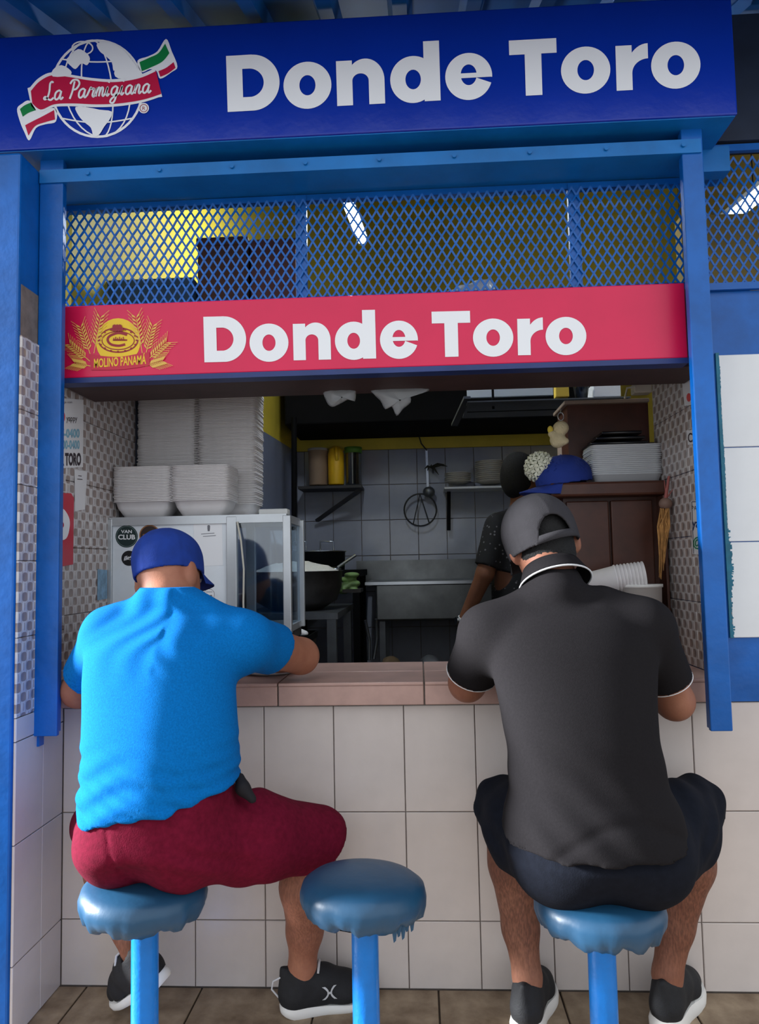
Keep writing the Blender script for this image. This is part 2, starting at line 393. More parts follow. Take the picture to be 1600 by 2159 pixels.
# floor (street side tiled, tiles run on under the counter wall)
fl = struct('floor', MB().box((-3.5, -7.0, -0.12), (4.5, 3.2, -0.006)), M_fgrout)
ys = [-1.62, -1.29, -0.96, -0.63, -0.30, 0.0]; xs = [-0.93, -0.60, -0.27, 0.06, 0.39, 0.72, 1.05, 1.38, 1.71]
Mfl = Matrix.Rotation(math.radians(-90), 4, 'X')   # face up: tile y=-t -> z=+t, local z -> +y
tile_grid(fl, xs, ys, M_ftile, Matrix.Translation((0.09, 0, -0.006)) @ Mfl, t=0.006, g=0.005, name='floor_tile')
# counter wall
wf = struct('wall_front', MB().box((-0.60, 0.006, -0.01), (2.2, 0.10, 0.775)), M_grout)
xcol = [XL] + [-0.4+0.2*k for k in range(12)]
tile_grid(wf, xcol, [0.0, 0.1814, 0.4772, 0.773], M_tile, Matrix.Translation((0, 0.006, 0)))
# left wall: plain tiles below, patterned tiles above, both continuing inside the hatch
Mleft = Matrix.Translation((XL-0.006, 0, 0)) @ Matrix.Rotation(math.radians(90), 4, 'Z')   # local x->+y, face -y -> +x
wl = struct('wall_left', MB().box((XL-0.14, -0.25, 0.0), (XL-0.006, 0.56, 1.94)), M_grout)
MB().add([(x, y, z) for x in (XL-0.14, XL-0.006) for y, z in ((0.035, 1.94), (0.56, 1.94), (0.56, 3.02), (0.035, 2.82))], [(0,3,2,1),(4,5,6,7),(0,1,5,4),(1,2,6,5),(2,3,7,6),(3,0,4,7)]).build('yellow_upper_wall', M_yellow, wl)
tile_grid(wl, [-0.255, -0.115, 0.0], [0.0, 0.1814, 0.4772, 0.735, 0.7955], M_tile, Mleft)
tile_grid(wl, [-0.255, -0.17, 0.0], [0.7955, 1.0, 1.2, 1.4, 1.6, 1.8], M_decor, Mleft, g=0.0015)
tile_grid(wl, [0.0, 0.17, 0.36, 0.54], [0.84, 1.04, 1.24, 1.44, 1.64, 1.80], M_decor, Mleft, g=0.0015)
# right jamb with patterned tiles
Mright = Matrix.Translation((XR+0.006, 0, 0)) @ Matrix.Rotation(math.radians(-90), 4, 'Z')
wr = struct('wall_right', MB().box((XR+0.006, -0.004, 0.775), (2.2, 0.10, 1.935)).box((XR+0.006, 0.0, 0.775), (XR+0.13, 0.505, 1.94)), M_blue)
tile_grid(wr, [-0.505, -0.36, -0.18, -0.004], [0.84, 1.04, 1.24, 1.44, 1.64, 1.80], M_decor_r, Mright, g=0.0015)
tile_grid(wr, [1.318, 1.62, 1.92], [0.949, 1.216, 1.483, 1.75], M_tile_r, Matrix.Translation((0, -0.004, 0)))
# peeled paint edge around the tiles
edge = MB(); z = 0.95
while z < 1.75:
    dz = random.uniform(0.002, 0.007); wv = (0.5+0.5*math.sin(z*23)+random.uniform(-0.4, 0.6))*(0.002 if z > 1.25 else 0.008); edge.box((1.311, -0.0112, z), (1.319+wv, -0.0045, z+dz)); z += dz
M_teal = mat('teal_old_paint', (20, 104, 128), 0.5, var=0.2, vscale=30)
edge.build('paint_edge', M_teal, wr)
# kitchen shell
wk = struct('wall_kitchen', MB().add([(XL-0.006, 0.54, 0), (-0.40, 3.07, 0), (-0.40, 3.07, 1.985), (XL-0.006, 0.54, 1.985), (XL-0.12, 0.54, 0), (-0.5, 3.09, 0), (-0.5, 3.09, 1.985), (XL-0.12, 0.54, 1.985)], [(0,1,2,3),(5,4,7,6),(4,0,3,7),(1,5,6,2),(3,2,6,7),(0,4,5,1)]), M_klow)
MB().add([(XL-0.006, 0.54, 1.985), (-0.40, 3.07, 1.985), (-0.40, 3.07, 3.97), (XL-0.006, 0.54, 3.02), (XL-0.12, 0.54, 1.985), (-0.5, 3.09, 1.985), (-0.5, 3.09, 3.97), (XL-0.12, 0.54, 3.02)], [(0,1,2,3),(5,4,7,6),(4,0,3,7),(1,5,6,2),(3,2,6,7),(0,4,5,1)]).build('yellow_upper_wall', M_yellow, wk)
wb = struct('wall_back', MB().box((-0.52, 3.076, 0), (2.6, 3.2, 3.97)), M_grout)
xb = [-0.40] + [0.055-0.4+0.2*k for k in range(13)]
tile_grid(wb, xb, [1.984-0.25*k for k in range(7)][::-1], M_ktile, Matrix.Translation((0, 3.076, 0)), g=0.004)
MB().box((-0.40, 3.066, 1.985), (2.6, 3.078, 3.95)).build('yellow_upper_wall', M_yellow, wb)
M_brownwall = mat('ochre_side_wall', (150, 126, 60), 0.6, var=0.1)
wkr = struct('wall_kitchen_right', MB().box((2.35, 0.1, 0), (2.47, 3.1, 3.8)), M_brownwall)
# roof: blue ribbed sheet rising towards the back
def roof():
    mb = MB(); prof = []; x = -2.4; p = 0.205
    while x < 3.2:
        prof += [(x, 0), (x+0.135, 0), (x+0.15, -0.032), (x+0.19, -0.032)]; x += p
    sl = 0.377; y0, y1 = -0.60, 3.3; zf = lambda y: 2.725+sl*(y+0.22)
    n = len(prof); vs = [(x, y0, zf(y0)+d) for x, d in prof] + [(x, y1, zf(y1)+d) for x, d in prof] + [(x, y0, zf(y0)+0.02+d) for x, d in prof] + [(x, y1, zf(y1)+0.02+d) for x, d in prof]
    mb.add(vs, [(i, i+1, n+i+1, n+i) for i in range(n-1)]+[(2*n+i, 3*n+i, 3*n+i+1, 2*n+i+1) for i in range(n-1)]+[(i, 2*n+i, 2*n+i+1, i+1) for i in range(n-1)])
    return mb
rf = struct('ceiling', roof(), M_roof)
MB().box((-1.2, -0.02, 2.62), (2.4, 0.06, 2.70)).build('purlin', M_soot, rf)
# blue pillar at far left
pl = struct('wall_pillar', MB().bbox((-1.05, -0.262, 0.0), (-0.594, -0.10, 2.300), 0.006), M_blue)
# ------------------------------------------------------------------ counter
ct = empty('counter', (0.33, 0.2, 0.775), 'tiled serving counter with pinkish front edge between the two blue rails', 'counter')
MB().box((XL, -0.012, 0.775), (XR, 0.405, 0.834)).build('slab', M_grout, ct)
xe = [XL, -0.33, 0.045, 0.46, 0.86, 1.10, XR]
for i in range(len(xe)-1):
    MB().bbox((xe[i]+0.002, -0.021, 0.777), (xe[i+1]-0.002, -0.010, 0.832), 0.0025).build('edge_tile', M_ctile, ct)
    MB().bbox((xe[i]+0.002, -0.024, 0.832), (xe[i+1]-0.002, 0.19, 0.841), 0.002).build('top_tile', M_ctile, ct)
    MB().bbox((xe[i]+0.002, 0.194, 0.832), (xe[i+1]-0.002, 0.405, 0.841), 0.002).build('top_tile', M_ctile, ct)
# under-counter closing wall toward kitchen is the counter wall itself

# ------------------------------------------------------------------ shutter rails, header, mesh
for nm, (xa, xb_, lab, fl_) in enumerate([(-0.592, -0.524, 'tall blue metal shutter rail beside the left tiled wall', 1), (1.188, 1.244, 'tall blue metal shutter rail beside the white tile panel', 0)]):
    r = empty('shutter_rail', ((xa+xb_)/2, -0.15, 0.73), lab, 'rail', 'shutter rails')
    mb = MB(); mb.bbox((xa, -0.165, 0.730), (xb_, -0.150, 2.335), 0.003); mb.build('face_plate', M_blue, r)
    mb = MB()
    if fl_: mb.box((xa+0.002, -0.150, 0.700), (xa+0.012, -0.125, 2.33)).box((xb_-0.010, -0.150, 0.74), (xb_-0.002, -0.140, 2.33))
    else: mb.box((xa+0.002, -0.150, 0.735), (xa+0.010, -0.135, 2.33)).box((xb_-0.008, -0.150, 0.735), (xb_-0.001, -0.045, 2.33)).box((xb_-0.002, -0.10, 0.728), (xb_+0.024, -0.092, 0.83))
    mb.build('side_flange', M_blue, r)
hd = empty('header_beam', (0.33, -0.06, 2.27), 'blue steel header beam running above the wire mesh and below the large sign', 'beam')
MB().box((-0.59, -0.16, 2.262), (1.238, -0.058, 2.272)).box((-0.59, -0.170, 2.262), (1.238, -0.160, 2.300)).build('angle_bar', M_blue_d, hd)
MB().box((-0.62, -0.058, 2.266), (1.36, 0.03, 2.34)).build('web', M_blue_d, hd)
for k in range(9):
    p = (-0.45+k*0.205, -0.172, 2.283); MB().cyl(p, (p[0], p[1]-0.004, p[2]), 0.006, n=8).build('rivet', M_blue_d, hd)
def wire_mesh(x0, x1, z0, z1, Y, w=0.0268, h=0.0425):
    mb = MB(); nx = int((x1-x0)/(w/2)); nz = int((z1-z0)/(h/2))
    for i in range(nx):
        for j in range(nz):
            if (i+j) % 2 == 0: a, b = (i, j), (i+1, j+1)
            else: a, b = (i, j+1), (i+1, j)
            A = Vector((x0+a[0]*w/2, Y+0.0015*(1 if a[1] % 2 else -1), z0+a[1]*h/2)); B = Vector((x0+b[0]*w/2, Y+0.0015*(1 if b[1] % 2 else -1), z0+b[1]*h/2))
            d = (B-A).normalized()*0.002; mb.bar(A-d, B+d, 0.0054, 0.003, up=(0, 1, 0))
    return mb
ms = empty('mesh_panel', (0.33, -0.05, 1.94), 'blue expanded wire mesh panel above the red sign', 'mesh')
wire_mesh(-0.585, 1.235, 1.945, 2.262, -0.045).build('wire_mesh', M_blue, ms)
for zb in (1.938, 2.245): MB().box((-0.587, -0.036, zb), (1.234, -0.026, zb+0.018)).build('frame_bar', M_blue, ms)
for px in (636, 1212):
    X = W(px, 520, -0.03)[0]; MB().box((X-0.016, -0.040, 1.94), (X+0.016, -0.020, 2.26)).build('mullion', M_blue, ms)
ms2 = empty('mesh_panel', (1.5, -0.02, 1.94), 'blue expanded wire mesh panel right of the right shutter rail', 'mesh')
wire_mesh(1.255, 1.90, 1.945, 2.34, -0.012).build('wire_mesh', M_blue, ms2)
for zb in (1.936, 2.345): MB().box((1.245, -0.02, zb), (1.92, -0.004, zb+0.02)).build('frame_bar', M_blue, ms2)
M_grime = mat('dark_painted_board', (34, 44, 62), 0.5, var=0.2)
struct('trim_2', MB().box((1.33, -0.03, 2.37), (1.95, 0.05, 2.75)), M_grime)
# ------------------------------------------------------------------ big blue sign
M_bsign = mat('royal_blue_vinyl', (8, 46, 158), 0.24, var=0.06, vscale=3, bump=0.12, bscale=45)
M_rsign = mat('crimson_vinyl', (214, 24, 78), 0.3, var=0.05, vscale=5, bump=0.10, bscale=30)
M_red = mat('logo_red', (190, 24, 66), 0.35)
M_green = mat('logo_green', (22, 128, 66), 0.35)
M_lblue = mat('logo_blue', (12, 38, 150), 0.35)
M_gold = mat('logo_yellow', (236, 196, 40), 0.4)
M_wheat = mat('wheat_yellow', (226, 182, 84), 0.45)
M_dred = mat('logo_dark_red', (150, 24, 40), 0.4)
BY = -0.22
bs = empty('shop_sign', (0.3, BY, 2.333), 'large royal blue sign box with white lettering and a globe logo', 'sign')
MB().bbox((-1.05, BY, 2.333), (1.316, -0.06, 2.662), 0.004).build('panel', M_bsign, bs)
MB().box((-1.045, BY+0.006, 2.3305), (1.311, -0.05, 2.3335)).build('underside', M_blue_d, bs)
def mk(yo): return lambda x, y: tuple(W(x, y, BY-yo))
def letters(fn, boxes, cap, by, lean, m, parent):
    """white rounded heavy capitals/lowercase, one part per letter"""
    K = 28
    for ch, x0, x1 in boxes:
        w = x1-x0
        def T(u, v): return (x0+u*w-lean*cap*v, by(x0+u*w)-v*cap)
        P = Print(fn)
        def ringp(cx, cy, rx, ry, ix, iy, a0=0, a1=360, icy=None):
            icy = cy if icy is None else icy
            A = []; B = []; full = (a1-a0) == 360; n = 44
            for i in range(n if full else n+1):
                a = math.radians(a0+(a1-a0)*i/n)
                A.append(T(cx+rx*math.cos(a), cy+ry*math.sin(a))); B.append(T(cx+ix*math.cos(a), icy+iy*math.sin(a)))
            P.strip(A, B, full)
        rect = lambda u0, v0, u1, v1: P.poly([T(u0, v0), T(u1, v0), T(u1, v1), T(u0, v1)])
        xh = 0.80
        if ch == 'D':
            A = []; B = []
            for i in range(33):
                a = math.radians(-90+180*i/32); A.append(T(0.48+0.52*math.cos(a), 0.5+0.5*math.sin(a))); B.append(T(0.42+0.28*math.cos(a), 0.5+0.255*math.sin(a)))
            P.strip(A, B); rect(0, 0, 0.30, 1); rect(0.30, 0, 0.485, 0.247); rect(0.30, 0.753, 0.485, 1.0)
            P.poly([T(0.42, 0.0), T(0.485, 0), T(0.42, 0.245)]); P.poly([T(0.42, 1.0), T(0.42, 0.755), T(0.485, 1)])
        elif ch == 'o': ringp(0.5, xh/2, 0.5, xh/2+0.02, 0.168, 0.18)
        elif ch == 'n':
            rect(0, 0, 0.33, xh)
            A = []; B = []
            for i in range(25):
                a = math.radians(180*i/24); A.append(T(0.60+0.40*math.cos(a), 0.43+0.39*math.sin(a))); B.append(T(0.50+0.17*math.cos(a), 0.43+0.13*math.sin(a)))
            P.strip(A, B); P.poly([T(0.67, 0), T(1.0, 0), T(1.0, 0.435), T(0.67, 0.435)])
        elif ch == 'd':
            ringp(0.46, xh/2, 0.46, xh/2+0.02, 0.155, 0.175); rect(0.68, 0, 1.0, 1.07)
        elif ch == 'e':
            A = []; B = []; n = 48; cy = xh/2
            for i in range(n+1):                       # outer contour round to the thin slit, inner contour = upper eye + lower wedge
                a = math.radians(-4+346*i/n); A.append(T(0.5+0.5*math.cos(a), cy+(xh/2+0.02)*math.sin(a)))
                v = cy+0.03+0.185*math.sin(a); B.append(T(0.5+0.17*math.cos(a), v))
            P.strip(A, B); P.poly([T(0.30, 0.375), T(0.995, 0.375), T(0.985, 0.46), T(0.30, 0.46)])
        elif ch == 'T': rect(0, 0.74, 1, 1.0); rect(0.325, 0, 0.675, 0.75)
        elif ch == 'r':
            rect(0, 0, 0.50, xh)
            A = []; B = []
            for i in range(13):
                a = math.radians(180-90*i/12); A.append(T(1.0+0.70*math.cos(a), 0.30+0.52*math.sin(a))); B.append(T(1.0+0.50*math.cos(a), 0.30+0.25*math.sin(a)))
            P.strip(A, B)
        P.build('letter', m, parent)
letters(mk(0.0012), [('D',480,591),('o',599,700),('n',711,812),('d',824,929),('e',940,1039),('T',1076,1176),('o',1184,1288),('r',1300,1368),('o',1374,1478)],
        118, lambda x: 236-0.0545*(x-484), 0.03, M_white, bs)
# globe logo
f1, f2, f3, f4, f5 = mk(0.0010), mk(0.0016), mk(0.0022), mk(0.0028), mk(0.0034)
g = Print(f1); gc = (205, 187); g.ring(205, 187, 98, 104, 5)
for k in (0.33, 0.72):
    for sgn in (-1, 1):
        g.stroke([(205+sgn*96*k*math.cos(math.radians(a))-10*math.sin(math.radians(a)), 187-102*math.sin(math.radians(a))) for a in range(-90, 91, 9)], 3)
for yy, xx in ((-62, 76), (-22, 94), (62, 78)):
    g.stroke([(205-xx+2*xx*i/12, 187+yy+10*math.sin(math.pi*i/12)*(1 if yy > 0 else 0.6)) for i in range(13)], 3)
g.stroke([(152+44*(1+math.cos(math.radians(a)))/2*1.0, 106+14*math.sin(math.radians(a))-4) for a in range(0, 361, 20)], 3)
# land masses
for pl_ in ([(148,118),(165,104),(182,112),(190,124),(184,138),(172,134),(160,146),(150,140),(140,128)], [(205,92),(232,90),(258,104),(276,124),(290,146),(270,150),(252,142),(240,150),(236,132),(222,118),(210,108)],
            [(112,148),(130,138),(150,150),(146,160),(112,162)], [(242,150),(262,138),(292,146),(298,162),(250,166)],
            [(160,226),(190,228),(210,232),(236,236),(232,252),(220,268),(210,284),(198,288),(192,270),(178,258),(166,244)]):
    g.poly(sm_path(pl_, 3, True))
g.build('globe_logo', M_white, bs)
# ribbon: white outline, red band, flag ends
top = sm_path([(62,190),(80,170),(106,157),(140,160),(190,168),(240,171),(290,163),(326,148)], 6); bot = sm_path([(66,220),(84,233),(112,222),(150,220),(200,222),(250,220),(300,212),(338,200)], 6)
def grow(a, b, d): return [(x-(d if i == 0 else 0), y-d) for i, (x, y) in enumerate(a)], [(x+(d if i == len(b)-1 else 0), y+d) for i, (x, y) in enumerate(b)]
oa, ob_ = grow(top, bot, 4); Print(f2).strip(oa, ob_).build('ribbon_outline', M_white, bs)
rt = sm_path([(290,128),(312,119),(332,108),(350,82),(362,108),(374,140),(362,152),(338,166),(330,150),(316,146),(298,152)], 4, True)
lt = sm_path([(36,230),(46,219),(62,212),(80,232),(116,228),(118,256),(96,262),(76,270),(62,296),(52,280),(42,256)], 4, True)
for q_ in (rt, lt): Print(f1).poly(q_).build('flag_outline', M_white, bs)
Print(f3).strip([(x+3, y+2) for x, y in top], [(x+2, y-2) for x, y in bot]).build('ribbon_band', M_red, bs)
# flags: green / white / red stripes
fr = Print(f2); fr.strip(sm_path([(294,131),(314,122),(334,112),(348,92)], 5), sm_path([(299,150),(316,143),(342,130),(357,112)], 5))
fr.build('flag_green', M_green, bs); fr = Print(f2); fr.strip(sm_path([(42,230),(52,222),(66,216)], 5), sm_path([(48,246),(60,238),(76,232)], 5)); fr.build('flag_green', M_green, bs)
fr = Print(f2); fr.strip(sm_path([(334,150),(350,143),(366,131)], 5), sm_path([(338,162),(354,155),(370,143)], 5))
fr.build('flag_red', M_red, bs); fr = Print(f2); fr.strip(sm_path([(53,264),(68,256),(90,245),(114,232)], 5), sm_path([(60,286),(74,266),(94,258),(116,252)], 5)); fr.build('flag_red', M_red, bs)
G_ = {'L': [[(.45,.95),(.35,1.02),(.25,.9),(.28,.5),(.22,.15),(.08,.05),(0,.12),(.08,.2),(.25,.08),(.45,0),(.62,.12)]],
 'a': [[(.42,.42),(.28,.5),(.1,.38),(.08,.12),(.2,0),(.36,.12),(.44,.46)], [(.44,.46),(.42,.12),(.5,0),(.62,.12)]],
 'P': [[(.26,.95),(.22,.4),(.12,-.02)], [(0,.82),(.15,1.02),(.45,1.0),(.6,.78),(.45,.52),(.22,.48)]],
 'r': [[(0,.1),(.12,.45),(.18,.54),(.24,.43),(.38,.46),(.34,.12),(.42,0),(.5,.1)]],
 'm': [[(0,.12),(.08,.5),(.07,0)], [(.07,.15),(.17,.48),(.28,.42),(.27,0)], [(.27,.15),(.37,.48),(.48,.42),(.48,.1),(.55,0),(.66,.12)]],
 'n': [[(0,.12),(.08,.5),(.07,0)], [(.07,.15),(.18,.48),(.3,.42),(.3,.1),(.37,0),(.48,.12)]],
 'i': [[(0,.12),(.1,.5),(.09,.1),(.16,0),(.27,.12)], [(.12,.72),(.15,.86)]],
 'g': [[(.42,.42),(.28,.5),(.1,.38),(.08,.14),(.2,.02),(.36,.14),(.44,.46)], [(.44,.46),(.4,-.2),(.28,-.42),(.1,-.36),(.16,-.18),(.5,.04),(.62,.12)]]}
adv = {'L': .62, 'a': .62, 'P': .60, 'r': .5, 'm': .66, 'n': .48, 'i': .31, 'g': .62, ' ': .32}
txt = 'La Parmigiana'; tot = sum(adv[c] for c in txt); xx = 0.0; EM = 38.0; sx_ = (318-92)/tot
for c in txt:
    if c != ' ':
        pr = Print(f5)
        for st_k in G_[c]:
            pr.stroke([(92+(xx+x)*sx_+y*0.16*EM, 212-0.075*(xx+x)*sx_-y*EM) for x, y in sm_path(st_k, 5)], 4.0)
        pr.build('script_letter', M_white, bs)
    xx += adv[c]
P_ = Print(f4); P_.disc(303, 228, 11); P_.build('mark_disc', M_white, bs)
P_ = Print(f5); P_.ring(303, 228, 8.5, 8.5, 1.3); P_.build('mark_ring', M_dred, bs)
text_obj('mark_letter', 'R', f5, 300, 306.5, 232, 8, M_dred, bs)

# ------------------------------------------------------------------ red sign over the hatch
RY = -0.085
rs = empty('shop_sign', (0.3, RY, 1.72), 'crimson sign board with white lettering and a wheat logo', 'sign')
MB().bbox((-0.578, RY, 1.724), (1.207, -0.04, 1.936), 0.003).build('panel', M_rsign, rs)
MB().box((-0.578, RY-0.001, 1.709), (1.207, -0.035, 1.724)).build('bottom_strip', mat('navy_strip', (36, 54, 110), 0.45, var=0.15), rs)
MB().box((-0.578, -0.035, 1.712), (1.285, 0.17, 1.936)).build('soffit_board', M_soffit, rs)
def mr(yo): return lambda x, y: tuple(W(x, y, RY-yo))
letters(mr(0.0012), [('D',431,520),('o',527,609),('n',619,698),('d',707,793),('e',802,882),('T',912,993),('o',998,1083),('r',1092,1146),('o',1151,1237)],
        96, lambda x: 764-0.0225*(x-432), 0.025, M_white, rs)
# disc + grain ears + banner
d = Print(mr(0.0010)); d.disc(249, 720, 47, 49); d.build('yellow_disc', M_gold, rs)
d = Print(mr(0.0016)); d.ring(249, 717, 43, 27, 3); d.ring(249, 718, 35, 20, 2)
d.stroke(sm_path([(268,706),(250,702),(232,708),(227,717),(234,726),(250,729),(264,726)], 5), 5); d.stroke([(238,717),(268,717)], 3)
for i in range(16):
    a = 2*math.pi*i/16; d.disc(249+39*math.cos(a), 717.5+23.5*math.sin(a), 2.2, 1.6, 8)
for i in range(7): d.disc(240+5.5*(i % 4)+(2.5 if i > 3 else 0), 689+(0 if i > 3 else 5.5), 5, 4.5, 8)
for i in range(6): d.stroke([(241+4*i, 713-2*(i % 2)), (241+4*i, 717)], 2)
d.build('mill_emblem', M_dred, rs)
w = None
def ear(x0, y0, x1, y1, n, L):
    dx, dy = x1-x0, y1-y0; l = math.hypot(dx, dy); dx /= l; dy /= l; nx, ny = -dy, dx
    w.stroke([(x0, y0), (x1, y1)], 1.6)
    for i in range(n):
        t = 0.25+0.75*i/(n-1); cx, cy = x0+(x1-x0)*t, y0+(y1-y0)*t
        for s in (-1, 1):
            ax, ay = dx*0.75+s*nx*0.6, dy*0.75+s*ny*0.6
            w.poly([(cx, cy), (cx+ax*L*0.5+s*nx*3.4, cy+ay*L*0.5+s*ny*3.4), (cx+ax*L, cy+ay*L), (cx+ax*L*0.55-s*nx*1.5, cy+ay*L*0.55-s*ny*1.5)])
            w.stroke([(cx+ax*L*0.9, cy+ay*L*0.9), (cx+ax*L*1.9, cy+ay*L*1.9)], 0.8)
for (a, b) in (((198,745),(212,672)), ((192,752),(172,692)), ((190,762),(150,728)), ((192,772),(160,766)), ((300,745),(288,672)), ((306,752),(322,690)), ((308,762),(350,724)), ((306,772),(342,762))):
    w = Print(mr(0.0013)); ear(a[0], a[1], b[0], b[1], 8, 14); w.build('wheat_ear', M_wheat, rs)
b_ = Print(mr(0.0022)); b_.strip(sm_path([(188,746),(220,751),(255,752),(290,746),(315,742)], 4), sm_path([(192,780),(222,780),(255,779),(290,775),(316,770)], 4)); b_.build('banner', mat('logo_banner', (196, 30, 60), 0.35), rs)
text_obj('banner_lettering', 'MOLINO PANAM\u00c1', mr(0.0030), 198, 308, 775, 19, M_gold, rs, offset=0.02, slope=-0.075)
# ------------------------------------------------------------------ stools
M_vinyl = mat('teal_blue_vinyl', (28, 72, 104), 0.40, var=0.10, vscale=10, bump=0.25, bscale=28, spec=0.6)
M_pole = mat('bright_blue_pipe_paint', (4, 116, 204), 0.30, var=0.10, vscale=14, bump=0.35, bscale=90)
def stool(X, Y, zt, tilt, seed, label, torn=False, R=0.143):
    rr = random.Random(seed); ph = [rr.uniform(0, 6.28) for _ in range(8)]
    s = empty('bar_stool', (X, Y, 0.0), label, 'stool', 'fixed stools along the counter')
    def rmod(an, k):
        if k < 5: return 1.0
        a = {5: 0.006, 6: 0.016, 7: 0.030, 8: 0.05, 9: 0.05}.get(k, 0.02)
        return 1+a*(math.sin(9*an+ph[0])*0.6+math.sin(15*an+ph[1])*0.5+math.sin(23*an+ph[2])*0.35)
    prof = [(0.0005, zt), (R*0.35, zt-0.001), (R*0.65, zt-0.006), (R*0.85, zt-0.014), (R*0.965, zt-0.026), (R, zt-0.044), (R*0.985, zt-0.060), (R*0.93, zt-0.074), (R*0.82, zt-0.082), (R*0.5, zt-0.080), (0.0005, zt-0.078)]
    n = 96; mb = MB(); vs = []
    Mx = Matrix.Rotation(tilt[0], 4, 'X') @ Matrix.Rotation(tilt[1], 4, 'Y')
    for k, (r, z) in enumerate(prof):
        for i in range(n):
            an = 2*math.pi*i/n; q = r*rmod(an, k); dz = 0.0
            if k in (7, 8): dz = -0.007*(math.sin(6*an+ph[3])*0.5+math.sin(13*an+ph[4])*0.6+math.sin(29*an+ph[5])*0.3)-0.004
            p = Vector((q*math.cos(an), q*math.sin(an), z-zt+dz)); p = Mx @ p; vs.append(p+Vector((X, Y, zt)))
    mb.add(vs, [(k*n+i, k*n+(i+1) % n, (k+1)*n+(i+1) % n, (k+1)*n+i) for k in range(len(prof)-1) for i in range(n)], True)
    cu = mb.build('seat_cushion', M_vinyl, s)
    if torn:
        for k, an in enumerate((-0.95, -0.86, -0.76, -0.66, -0.5)):
            p = Vector((X+R*0.86*math.cos(an), Y+R*0.90*math.sin(an), zt-0.080)); h = (0.024, 0.016, 0.026, 0.014, 0.022)[k]
            MB().add([p+Vector((-0.007, 0, 0.012)), p+Vector((0.008, 0, 0.012)), p+Vector((0.003, -0.002, -h*0.8)), p+Vector((-0.002, -0.002, -h)), p+Vector((-0.007, 0.003, 0.012)), p+Vector((0.008, 0.003, 0.012))], [(0,1,2,3),(4,3,2,5),(0,3,4),(1,5,2),(0,4,5,1)]).build('torn_flap', M_vinyl, cu)
    MB().cyl((X, Y, 0.012), (X, Y, zt-0.085), 0.0305, n=28).build('pole', M_pole, s)
    MB().cyl((X, Y, zt-0.112), (X, Y, zt-0.078), 0.0345, n=28).build('collar', M_pole, s)
    MB().lathe([(0.09, 0.0), (0.09, 0.008), (0.05, 0.014), (0.0305, 0.02)], (X, Y, 0), 24).build('base_flange', M_pole, s)
    MB().cyl((X, Y, zt-0.083), (X, Y, zt-0.076), 0.11, n=28).build('seat_plate', M_soot, s)
    return s
stool(W(306, 1900, -0.40)[0], -0.40, 0.470, (0.02, 0.05), 3, 'blue vinyl bar stool under the person in maroon shorts')
stool(W(768, 1900, -0.40)[0], -0.40, 0.476, (-0.03, 0.04), 11, 'empty blue vinyl bar stool with a torn cushion edge', True)
stool(W(1266, 1950, -0.40)[0], -0.40, 0.448, (0.03, 0.02), 23, 'blue vinyl bar stool under the person in the charcoal polo')
# ------------------------------------------------------------------ people
def Q(px, py, Y): return W(px, py, Y)
def nrm(v): v = np.array(v, float); return v/np.linalg.norm(v)
def skin_mat(name, a, b, rough=0.58, hair=0.0):
    m = mat(name, a, rough, rgb2=b, vscale=7, sss=0.05, bump=0.12, bscale=220, spec=0.3)
    if hair:      # leg hair on shins and calves, plus shade painted into the lower-leg colour
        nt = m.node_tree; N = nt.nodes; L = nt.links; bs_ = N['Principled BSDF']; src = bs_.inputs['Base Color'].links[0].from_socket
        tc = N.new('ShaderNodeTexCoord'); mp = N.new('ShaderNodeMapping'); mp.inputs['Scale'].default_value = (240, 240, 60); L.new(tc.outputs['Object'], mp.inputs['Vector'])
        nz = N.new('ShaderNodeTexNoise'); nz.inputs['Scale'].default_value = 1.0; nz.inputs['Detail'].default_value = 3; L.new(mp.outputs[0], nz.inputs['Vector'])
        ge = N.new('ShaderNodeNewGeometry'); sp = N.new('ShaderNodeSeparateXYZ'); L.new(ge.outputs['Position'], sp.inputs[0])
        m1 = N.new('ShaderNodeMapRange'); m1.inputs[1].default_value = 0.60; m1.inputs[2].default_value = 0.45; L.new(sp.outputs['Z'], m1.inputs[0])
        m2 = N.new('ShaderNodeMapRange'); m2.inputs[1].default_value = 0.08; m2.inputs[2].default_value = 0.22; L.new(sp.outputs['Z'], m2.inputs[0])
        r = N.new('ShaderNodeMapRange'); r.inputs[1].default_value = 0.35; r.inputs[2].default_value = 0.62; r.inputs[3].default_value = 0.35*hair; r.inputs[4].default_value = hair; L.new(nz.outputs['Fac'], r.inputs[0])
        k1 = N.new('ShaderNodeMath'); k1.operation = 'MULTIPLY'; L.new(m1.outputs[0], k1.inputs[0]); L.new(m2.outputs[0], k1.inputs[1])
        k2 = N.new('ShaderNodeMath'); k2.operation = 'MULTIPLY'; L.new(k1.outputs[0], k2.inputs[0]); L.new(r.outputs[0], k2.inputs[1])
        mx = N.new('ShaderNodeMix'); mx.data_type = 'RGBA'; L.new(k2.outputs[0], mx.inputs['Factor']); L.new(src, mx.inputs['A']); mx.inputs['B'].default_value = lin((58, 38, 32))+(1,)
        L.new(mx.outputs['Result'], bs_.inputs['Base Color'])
    return m
def axes(fwd, up):
    f = nrm(fwd); u = np.array(up, float); u = nrm(u-f*(u@f)); r = np.cross(f, u); return r, f, u
